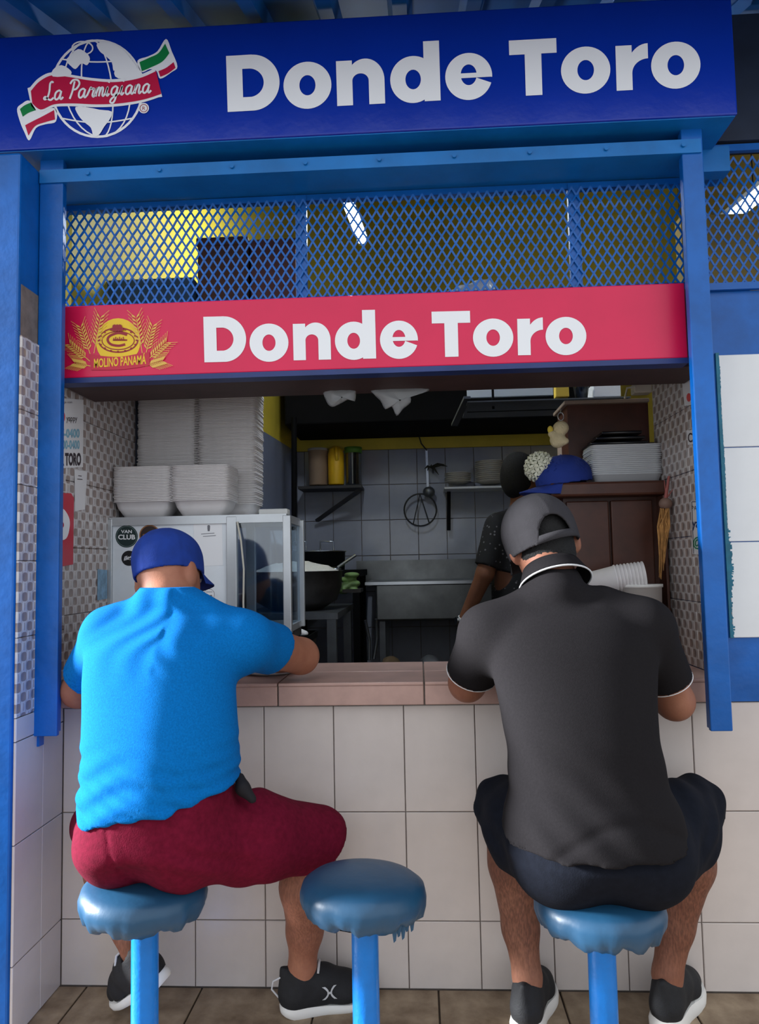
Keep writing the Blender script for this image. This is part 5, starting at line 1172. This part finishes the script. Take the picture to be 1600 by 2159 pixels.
for i in range(6): S.ell(W(622+4*i, 1334+rj.uniform(-3, 3), 1.2), (0.018, 0.03, 0.012), 0.01)
S.build('dish_cloth', M_foam, None, label='crumpled white cloth behind the elbow of the person in blue', cat='cloth'); lo, hi = pbox(560, 1340, 650, 1352, 1.15, 0.25); b_t = empty('crate', ((lo[0]+hi[0])/2, 1.25, 0), 'dark crate standing in front of the stove stand', 'crate')
MB().box((lo[0], 1.15, 0.02), (hi[0], 1.40, hi[2])).build('box', M_dark, b_t); MB().box((lo[0]-0.006, 1.144, hi[2]-0.03), (hi[0]+0.006, 1.406, hi[2])).build('rim', M_soot, b_t); MB().box((lo[0], 1.15, 0), (hi[0], 1.4, 0.02)).build('base', M_soot, b_t)
gp = empty('gas_pipe', W(780, 1390, 2.3), 'thin grey gas pipes below the sink corner', 'pipe')
for (p, q_) in (((770, 1308), (778, 1392)), ((793, 1305), (788, 1390))): MB().tube([W(*p, 2.30), (W(*p, 2.30)+W(*q_, 2.30))/2+np.array([0.01, 0.03, 0]), W(*q_, 2.30)], 0.010, 8).build('pipe', M_dsteel, gp)
for (x0_, y0_, x1_, y1_, lab, m_) in ((795, 1374, 852, 1420, 'brown sack under the sink', mat('brown_sack', (110, 90, 66), 0.9, var=0.2)), (880, 1372, 935, 1420, 'grey plastic sack under the sink', mat('grey_sack', (96, 98, 104), 0.5, var=0.2))):
    a = W((x0_+x1_)/2, (y0_+y1_)/2, 2.2); rx = (x1_-x0_)/2/scale_at(2.2); S = SDF(a-np.array([0.2, 0.2, 0.5]), a+np.array([0.2, 0.2, 0.2]), 0.012)
    ztop = W(800, y0_, 2.2)[2]; S.loft([(0.0, a[0], 2.25, rx, 0.12), (ztop*0.6, a[0], 2.25, rx*1.05, 0.13), (ztop*0.95, a[0], 2.25, rx*0.7, 0.09)], 0.01, cap=0.06); S.disp(lambda X, Y, Z: 0.006*np.sin(X*60+Z*40)*np.sin(Z*50)); S.build('sack', m_, None, label=lab, cat='sack')
# ------------------------------------------------------------------ right side: wooden cabinet with things on it
KY = 0.40
cbx = empty('wooden_cabinet', (1.2, KY, 0), 'dark brown wooden cabinet with a ledge behind the right side of the counter', 'cabinet')
xa, xb2 = W(1190, 1100, KY+0.05)[0], XR-0.006; zl = W(1280, 1016, KY)[2]; zl0 = W(1280, 1046, KY)[2]
MB().box((xa, KY+0.06, 0.0), (xb2, KY+0.40, zl0)).build('carcass', M_wood, cbx)
MB().bbox((W(1158, 1030, KY)[0], KY-0.02, zl0), (xb2, KY+0.40, zl), 0.008).build('ledge', M_wood, cbx)
xm2 = (xa+xb2)/2-0.01; xs_ = W(1409, 1300, KY-0.01)[0]; MB().bbox((xs_, KY-0.01, 0.843), (xb2, KY+0.06, zl0), 0.003).build('side_board', M_wood, cbx)
for (p, q_) in ((xa+0.008, xm2-0.004), (xm2+0.004, xb2-0.03)):
    d_ = MB().bbox((p, KY+0.040, 0.86), (q_, KY+0.062, zl0-0.012), 0.004).build('door', M_wood, cbx); MB().ellip((q_-0.02 if p < xm2-0.05 else p+0.02, KY+0.034, 1.08), (0.007, 0.008, 0.007), 10, 6).build('knob', M_dsteel, d_)
xh2 = W(1368, 900, KY+0.19)[0]; ht = W(1280, 852, KY+0.19)[2]; MB().box((W(1197, 900, KY+0.19)[0], KY+0.19, zl), (xh2, KY+0.38, ht)).build('hutch', M_wood, cbx)
MB().bbox((W(1190, 850, KY+0.17)[0], KY+0.17, ht), (xh2+0.0, KY+0.40, ht+0.014), 0.003).build('hutch_top', mat('pale_board', (150, 130, 116), 0.6, var=0.1), cbx)
# deli containers
M_deli = mat('cloudy_plastic', (214, 216, 220), 0.3, alpha=0.92)
lo, hi = pbox(1250, 934, 1397, 1013, KY+0.02, 0.15); n_ = 16; hh = hi[2]-zl-0.001
md_ = MB(); w0, d0 = hi[0]-lo[0], 0.16
def rrect(x0, y0, x1, y1, z, r):
    return [(cx+r*math.cos(math.radians(a0+30*i)), cy+r*math.sin(math.radians(a0+30*i)), z) for cx, cy, a0 in ((x1-r, y0+r, -90), (x1-r, y1-r, 0), (x0+r, y1-r, 90), (x0+r, y0+r, 180)) for i in range(4)]
Ls = [rrect(0.012, 0.012, w0-0.012, d0-0.012, 0, 0.02), rrect(0.004, 0.004, w0-0.004, d0-0.004, 0.026, 0.02), rrect(0, 0, w0, d0, 0.027, 0.02), rrect(0, 0, w0, d0, 0.030, 0.02), rrect(0.007, 0.007, w0-0.007, d0-0.007, 0.029, 0.02), rrect(0.014, 0.014, w0-0.014, d0-0.014, 0.002, 0.02)]
md_.add(sum(Ls, []), [(k*16+i, k*16+(i+1) % 16, (k+1)*16+(i+1) % 16, (k+1)*16+i) for k in range(5) for i in range(16)]+[tuple(range(15, -1, -1)), tuple(range(80, 96))], True)
mdm = md_.mesh('plastic_tub'); mdm.materials.append(M_deli)
for i in range(n_): inst('plastic_tub', mdm, Matrix.Translation((lo[0]+rj.uniform(-.002, .002), KY+0.02, zl+0.001+(hh-0.030)*i/(n_-1))), label='cloudy plastic food tub nested in the stack on the cabinet ledge', cat='container', group='nested plastic tubs on the cabinet ledge')
zb = zl+0.001+hh
lo, hi = pbox(1217, 896, 1350, 934, KY+0.05, 0.12)
bt_ = empty('black_tray', ((lo[0]+hi[0])/2, KY+0.12, zb), 'glossy black plastic trays resting on the plastic tubs', 'tray')
for i in range(3):
    o_ = 0.02*i; MB().bbox((lo[0]+o_+0.04, KY+0.03, zb+0.001+0.018*i), (hi[0]+0.02-o_*0.5, KY+0.17, zb+0.012+0.018*i), 0.004).build('tray', mat('gloss_black', (14, 14, 17), 0.15), bt_)
# blue cap on the ledge corner
M_navy = mat('navy_blue_cloth', (26, 50, 130), 0.85, var=0.12, bump=0.2, bscale=300)
bc = W(1200, 1002, KY-0.01); bcp = empty('fabric_cap', bc, 'blue fabric cap lying on the corner of the cabinet ledge', 'cap')
o, ax_ = cap_shell(bcp, np.array([W(1195, 1005, KY)[0], KY+0.06, zl+0.028]), (-0.9, -0.35, -0.12), (-0.25, -0.1, 1), (0.085, 0.10, 0.075), -0.026, M_navy, name='crown', h=0.005)
brim(o, np.array([W(1195, 1005, KY)[0], KY+0.06, zl+0.028]), ax_, (0.085, 0.10, 0.075), -0.024, M_navy, 0.075)
# hydrangea
fcn = W(1138, 985, KY+0.05); fl_ = empty('hydrangea', fcn, 'white hydrangea flower head beside the blue cap on the cabinet', 'flower')
mp = MB(); 
for k in range(4):
    a = math.pi/2*k; mp.add([(0, 0, 0), (0.010*math.cos(a-0.6), 0.010*math.sin(a-0.6), 0.002), (0.016*math.cos(a), 0.016*math.sin(a), 0.004), (0.010*math.cos(a+0.6), 0.010*math.sin(a+0.6), 0.002)], [(0, 1, 2, 3)])
pm = mp.mesh('floret'); pm.materials.append(mat('cream_petal', (226, 226, 204), 0.7))
MB().ellip(fcn, (0.042, 0.042, 0.045), 14, 8).build('core', mat('green_core', (120, 134, 96), 0.8), fl_)
for i in range(90):
    t = math.acos(1-2*(i+0.5)/90); ph2 = i*2.39996; n_v = Vector((math.sin(t)*math.cos(ph2), math.sin(t)*math.sin(ph2), math.cos(t)))
    inst('floret', pm, Matrix.Translation(Vector(fcn)+n_v*0.050+Vector((0, 0, 0))) @ n_v.to_track_quat('Z', 'Y').to_matrix().to_4x4() @ Matrix.Rotation(rj.uniform(0, 1.5), 4, 'Z') @ Matrix.Scale(rj.uniform(0.85, 1.2), 4), fl_)
MB().tube([Vector(fcn)-Vector((0, 0, 0.03)), (W(1168, 1012, KY+0.03)[0], KY+0.05, zl+0.006)], 0.004, 6).build('stem', mat('stem_green', (70, 100, 50), 0.7), fl_)
# plush toy on a ring
py_ = KY+0.05; tc_ = W(1180, 915, py_); ty = empty('plush_toy', tc_, 'pale yellow plush keychain toy hanging at the cabinet hutch', 'toy')
S = SDF(tc_-0.09, tc_+0.09, 0.005); S.ell(W(1182, 903, py_), (0.028, 0.026, 0.026), 0.006); S.ell(W(1176, 928, py_), (0.028, 0.026, 0.028), 0.006); S.ell(W(1163, 915, py_-0.01), (0.014, 0.012, 0.012), 0.006); S.ell(W(1190, 930, py_-0.015), (0.016, 0.014, 0.014), 0.006)
S.disp(lambda X, Y, Z: 0.0012*np.sin(X*500)*np.sin(Z*520)); S.build('plush_body', mat('cream_plush', (216, 200, 160), 0.95, bump=0.6, bscale=300), ty)
MB().ellip(W(1160, 906, py_-0.012), (0.010, 0.008, 0.014), 10, 6).build('yellow_leaf', mat('soft_yellow', (226, 200, 80), 0.8), ty)
cen = Vector(W(1182, 878, py_)); MB().tube([cen+Vector((0.010*math.cos(a), 0, 0.014*math.sin(a))) for a in [2*math.pi*i/20 for i in range(21)]], 0.002, 6).build('ring', M_steel, ty)
MB().tube([W(1182, 862, py_), W(1182, 872, py_)], 0.002, 6).build('chain', M_steel, ty); MB().box(tuple(W(1176, 962, py_)), tuple(W(1184, 940, py_)+np.array([0, 0.008, 0]))).build('tag', mat('cream_tag', (200, 180, 160), 0.7), ty)
# hanging dried bundle
hbk = empty('dried_bundle', W(1398, 1200, 0.335), 'dried tan bundle tied up and hanging beside the right tiles', 'bundle'); M_straw = mat('dry_straw', (176, 128, 74), 0.9, var=0.3, vscale=40)
for i in range(34):
    x = 1386+rj.uniform(0, 24); xt = 1392+rj.uniform(0, 18); yb = rj.uniform(1140, 1222); MB().tube([W(xt, 1072, 0.335+rj.uniform(-.015, .02)), W(x+rj.uniform(-3, 3), 1110, 0.335+rj.uniform(-.02, .02)), W(1389+(x-1386)*0.5+rj.uniform(-4, 4), yb, 0.335+rj.uniform(-.02, .02))], [0.0022, 0.003, 0.001], 5).build('stalk', M_straw, hbk)
MB().ellip(W(1403, 1062, 0.335), (0.022, 0.02, 0.020), 14, 8).build('wrap', mat('brown_wrap', (122, 96, 84), 0.6, var=0.3), hbk); MB().tube([W(1403, 1050, 0.335), W(1410, 1004, 0.335)], [0.006, 0.004], 6).build('tie', mat('red_tie', (160, 90, 84), 0.7), hbk)
for i in range(3): MB().tube([W(1405, 1050, 0.335), W(1400+i*10, 1012+i*9, 0.335)], [0.003, 0.001], 5).build('tie_end', MATS['red_tie'], hbk)
# foam cups lying in a row on a white tub
zt_ = 0.845; tY = 0.42
lo, hi = pbox(1318, 1232, 1408, 1330, 0.26, 0.2); wt = empty('white_tub', ((lo[0]+hi[0])/2, 0.325, 0.8415), 'translucent white tub at the right end of the counter', 'tub')
MB().lathe([(0.0005, 0), (0.062, 0), (0.068, hi[2]-0.8415-0.01), (0.072, hi[2]-0.8415-0.01), (0.072, hi[2]-0.8415), (0.0005, hi[2]-0.8415)], ((lo[0]+hi[0])/2, 0.325, 0.8415), 28).build('vessel', mat('milky_plastic', (220, 218, 214), 0.4), wt)
MB().lathe([(0.0625, 0.02), (0.0655, 0.10), (0.0690, 0.10), (0.0660, 0.02)], ((lo[0]+hi[0])/2, 0.325, 0.8415), 28).build('sauce', mat('orange_sauce', (206, 150, 70), 0.5), wt)
mcup = MB().lathe([(0.0005, 0), (0.030, 0), (0.043, 0.095), (0.046, 0.096), (0.046, 0.100), (0.041, 0.100), (0.028, 0.003), (0.0005, 0.003)], (0, 0, 0), 28); mcm = mcup.mesh('foam_cup'); mcm.materials.append(M_foam)
a = Vector(W(1358, 1213, 0.31)); b = Vector(W(1252, 1226, 0.33)); dv = (b-a).normalized(); 
for i in range(9):
    M_ = Matrix.Translation(a+dv*(0.10-0.0+0.011*i)) @ (-dv).to_track_quat('Z', 'Y').to_matrix().to_4x4(); inst('foam_cup', mcm, M_, label='white foam cup nested in the row lying by the white tub', cat='cup', group='foam cups lying in a nested row')
cpb = empty('cup_rack', (float((a+b)[0]/2), 0.33, 0.8415), 'dark wooden block under the row of foam cups', 'block'); zb_ = float(min(a.z, b.z))-0.052
MB().bbox((float(b.x)-0.03, 0.27, 0.8415), (float(a.x)-0.075, 0.38, zb_), 0.004).build('block', M_wood, cpb); MB().box((float(b.x)-0.035, 0.265, 0.8415), (float(a.x)-0.07, 0.385, 0.856)).build('base', M_wood, cpb)
# ------------------------------------------------------------------ high metal shelf, small things on it, bags
mY = 1.05
hs = empty('metal_shelf', W(1150, 860, mY), 'grey metal wall shelf hanging high on the right of the kitchen', 'shelf')
pb('board', M_dsteel, hs, 985, 838, 1330, 846, mY, 0.35)
pb('back_plate', mat('pale_sheet', (178, 184, 190), 0.4), hs, 985, 800, 1165, 838, mY+0.20, 0.02)
MB().bar(W(985, 838, mY), W(958, 896, mY+0.3), 0.03, 0.012).build('brace', M_dsteel, hs); pb('lower_rail', M_soot, hs, 985, 862, 1190, 868, mY+0.1, 0.02); MB().bar(W(1038, 800, mY+0.1), W(1040, 862, mY+0.1), 0.01, 0.01, up=(0, 1, 0)).build('hanger', M_soot, hs)
zsh = W(1150, 838, mY)[2]
lo, hi = pbox(1172, 808, 1199, 838, mY-0.0, 0.05); yb_ = MB().bbox((lo[0], lo[1], zsh+0.001), hi, 0.003).build('yellow_box', mat('yellow_card', (222, 190, 74), 0.6), None, label='small yellow box on the high metal shelf', cat='box')
o, c, r, h = vessel('plastic_cup', M_clear, 1212, 806, 1246, 837.5, mY, 'clear plastic cup standing on the high metal shelf', 'cup', [(0.72, 0), (1.0, 0.96), (1.05, 0.97), (1.05, 1.0), (0.96, 1.0), (0.70, 0.03), (0.001, 0.03)])
pb('cloth_box', M_white, None, 1252, 806, 1308, 837.5, mY+0.05, 0.12, 0.003, label='flat white box on the high metal shelf', cat='box')
ob = empty('socket_box', W(1354, 818, 0.50), 'white electrical socket box with a hanging cable on the right tiles', 'socket'); lo, hi = pbox(1338, 806, 1374, 828, 0.50, 0.05); MB().bbox(lo, hi, 0.004).build('housing', mat('ivory_plastic', (206, 198, 184), 0.5), ob)
MB().tube([W(1340, 815, 0.5), W(1322, 818, 0.52), W(1316, 845, 0.6), W(1328, 890, 0.7), W(1336, 925, 0.8)], 0.004, 6).build('cable', mat('cream_cable', (196, 192, 180), 0.5), ob)
M_bag = mat('thin_clear_bag', (200, 204, 208), 0.25, alpha=0.45, bump=0.8, bscale=30)
for (pts, lab) in (([(683, 815), (688, 846), (700, 858), (716, 852), (736, 842), (748, 846), (750, 830), (745, 815)], 'small clear plastic bag hanging under the red sign'), ([(782, 815), (802, 845), (812, 863), (826, 858), (836, 877), (850, 862), (866, 848), (868, 832), (900, 826), (895, 815)], 'larger clear plastic bag hanging to the right of the small bag')):
    n = len(pts); Yb = 0.14; mb = MB(); vs = []
    poly = sm_path(pts, 3, True); cx = sum(p[0] for p in poly)/len(poly); cy = sum(p[1] for p in poly)/len(poly); rings = []
    for t, dy in ((0.05, -0.030), (0.5, -0.026), (0.85, -0.014), (1.0, 0.0), (0.85, 0.014), (0.5, 0.026), (0.05, 0.030)):
        vs += [W(cx+(x-cx)*t, cy+(y-cy)*t, Yb+dy+rj.uniform(-0.004, 0.004)) for x, y in poly]
    m_ = len(poly); mb.add(vs, [(k*m_+i, k*m_+(i+1) % m_, (k+1)*m_+(i+1) % m_, (k+1)*m_+i) for k in range(6) for i in range(m_)], True)
    mb.build('plastic_bag', M_bag, None, label=lab, cat='bag')
# ------------------------------------------------------------------ loft above the hatch, seen through the mesh
lf = empty('loft_shelf', (0.3, 0.5, 1.94), 'dark board loft above the hatch behind the wire mesh', 'shelf')
MB().box((XL+0.01, 0.18, 1.90), (XR-0.01, 0.62, 1.935)).build('board', M_soffit, lf); MB().box((XL+0.01, 0.60, 1.88), (XR-0.01, 0.64, 1.95)).build('rear_lip', M_soffit, lf)
zLf = 1.9365
def lbox(name, m, x0, y0, x1, Y, dep, lab, cat):
    a = W(x0, y0, Y); b = W(x1, y0, Y); o = empty(name, ((a[0]+b[0])/2, Y+dep/2, zLf), lab, cat)
    MB().bbox((a[0], Y, zLf), (b[0], Y+dep, a[2]-0.012), 0.004).build('body', m, o); MB().bbox((a[0]-0.004, Y-0.004, a[2]-0.03), (b[0]+0.004, Y+dep+0.004, a[2]), 0.004).build('lid', m, o); return o
M_card = mat('brown_cardboard', (110, 74, 60), 0.8, var=0.1)
lbox('cardboard_box', M_card, 416, 502, 520, 0.34, 0.20, 'brown cardboard box on the loft at the left mullion', 'box')
lbox('cardboard_box', mat('reddish_cardboard', (120, 78, 70), 0.8, var=0.1), 528, 506, 622, 0.36, 0.18, 'reddish cardboard box beside the brown one on the loft', 'box')
lbox('cooler_box', mat('dull_blue_plastic', (60, 90, 120), 0.6, var=0.1), 216, 592, 405, 0.30, 0.2, 'low dull blue plastic box on the loft behind the mesh', 'box')
M_wrap = mat('crumpled_white_film', (206, 212, 218), 0.3, var=0.1, bump=1.0, bscale=24)
for (cx, cy, rx, rz, lab) in ((985, 560, 0.13, 0.105, 'big crumpled white plastic bundle on the loft'), (880, 590, 0.075, 0.05, 'low crumpled plastic bundle left of the big one on the loft'), (1165, 545, 0.05, 0.085, 'tall crumpled plastic bundle right of the big one on the loft')):
    c = W(cx, cy, 0.38); c[2] = zLf+rz*0.9; S = SDF(c-np.array([rx, 0.14, rz])-0.05, c+np.array([rx, 0.14, rz])+0.05, 0.008)
    S.ell(c, (rx, 0.10, rz), 0.01); S.ell(c+np.array([rx*0.35, 0, rz*0.2]), (rx*0.5, 0.09, rz*0.9), 0.02); S.disp(lambda X, Y, Z: 0.009*np.abs(np.sin(X*55+Z*30))+0.007*np.sin(Z*70-X*35)); S.plane((0, 0, zLf), (0, 0, -1)); S.build('plastic_bundle', M_wrap, None, label=lab, cat='bundle')
struct('trim_3', MB().box((1.42, 0.5, 1.95), (2.30, 0.56, 2.40)), M_brownwall)
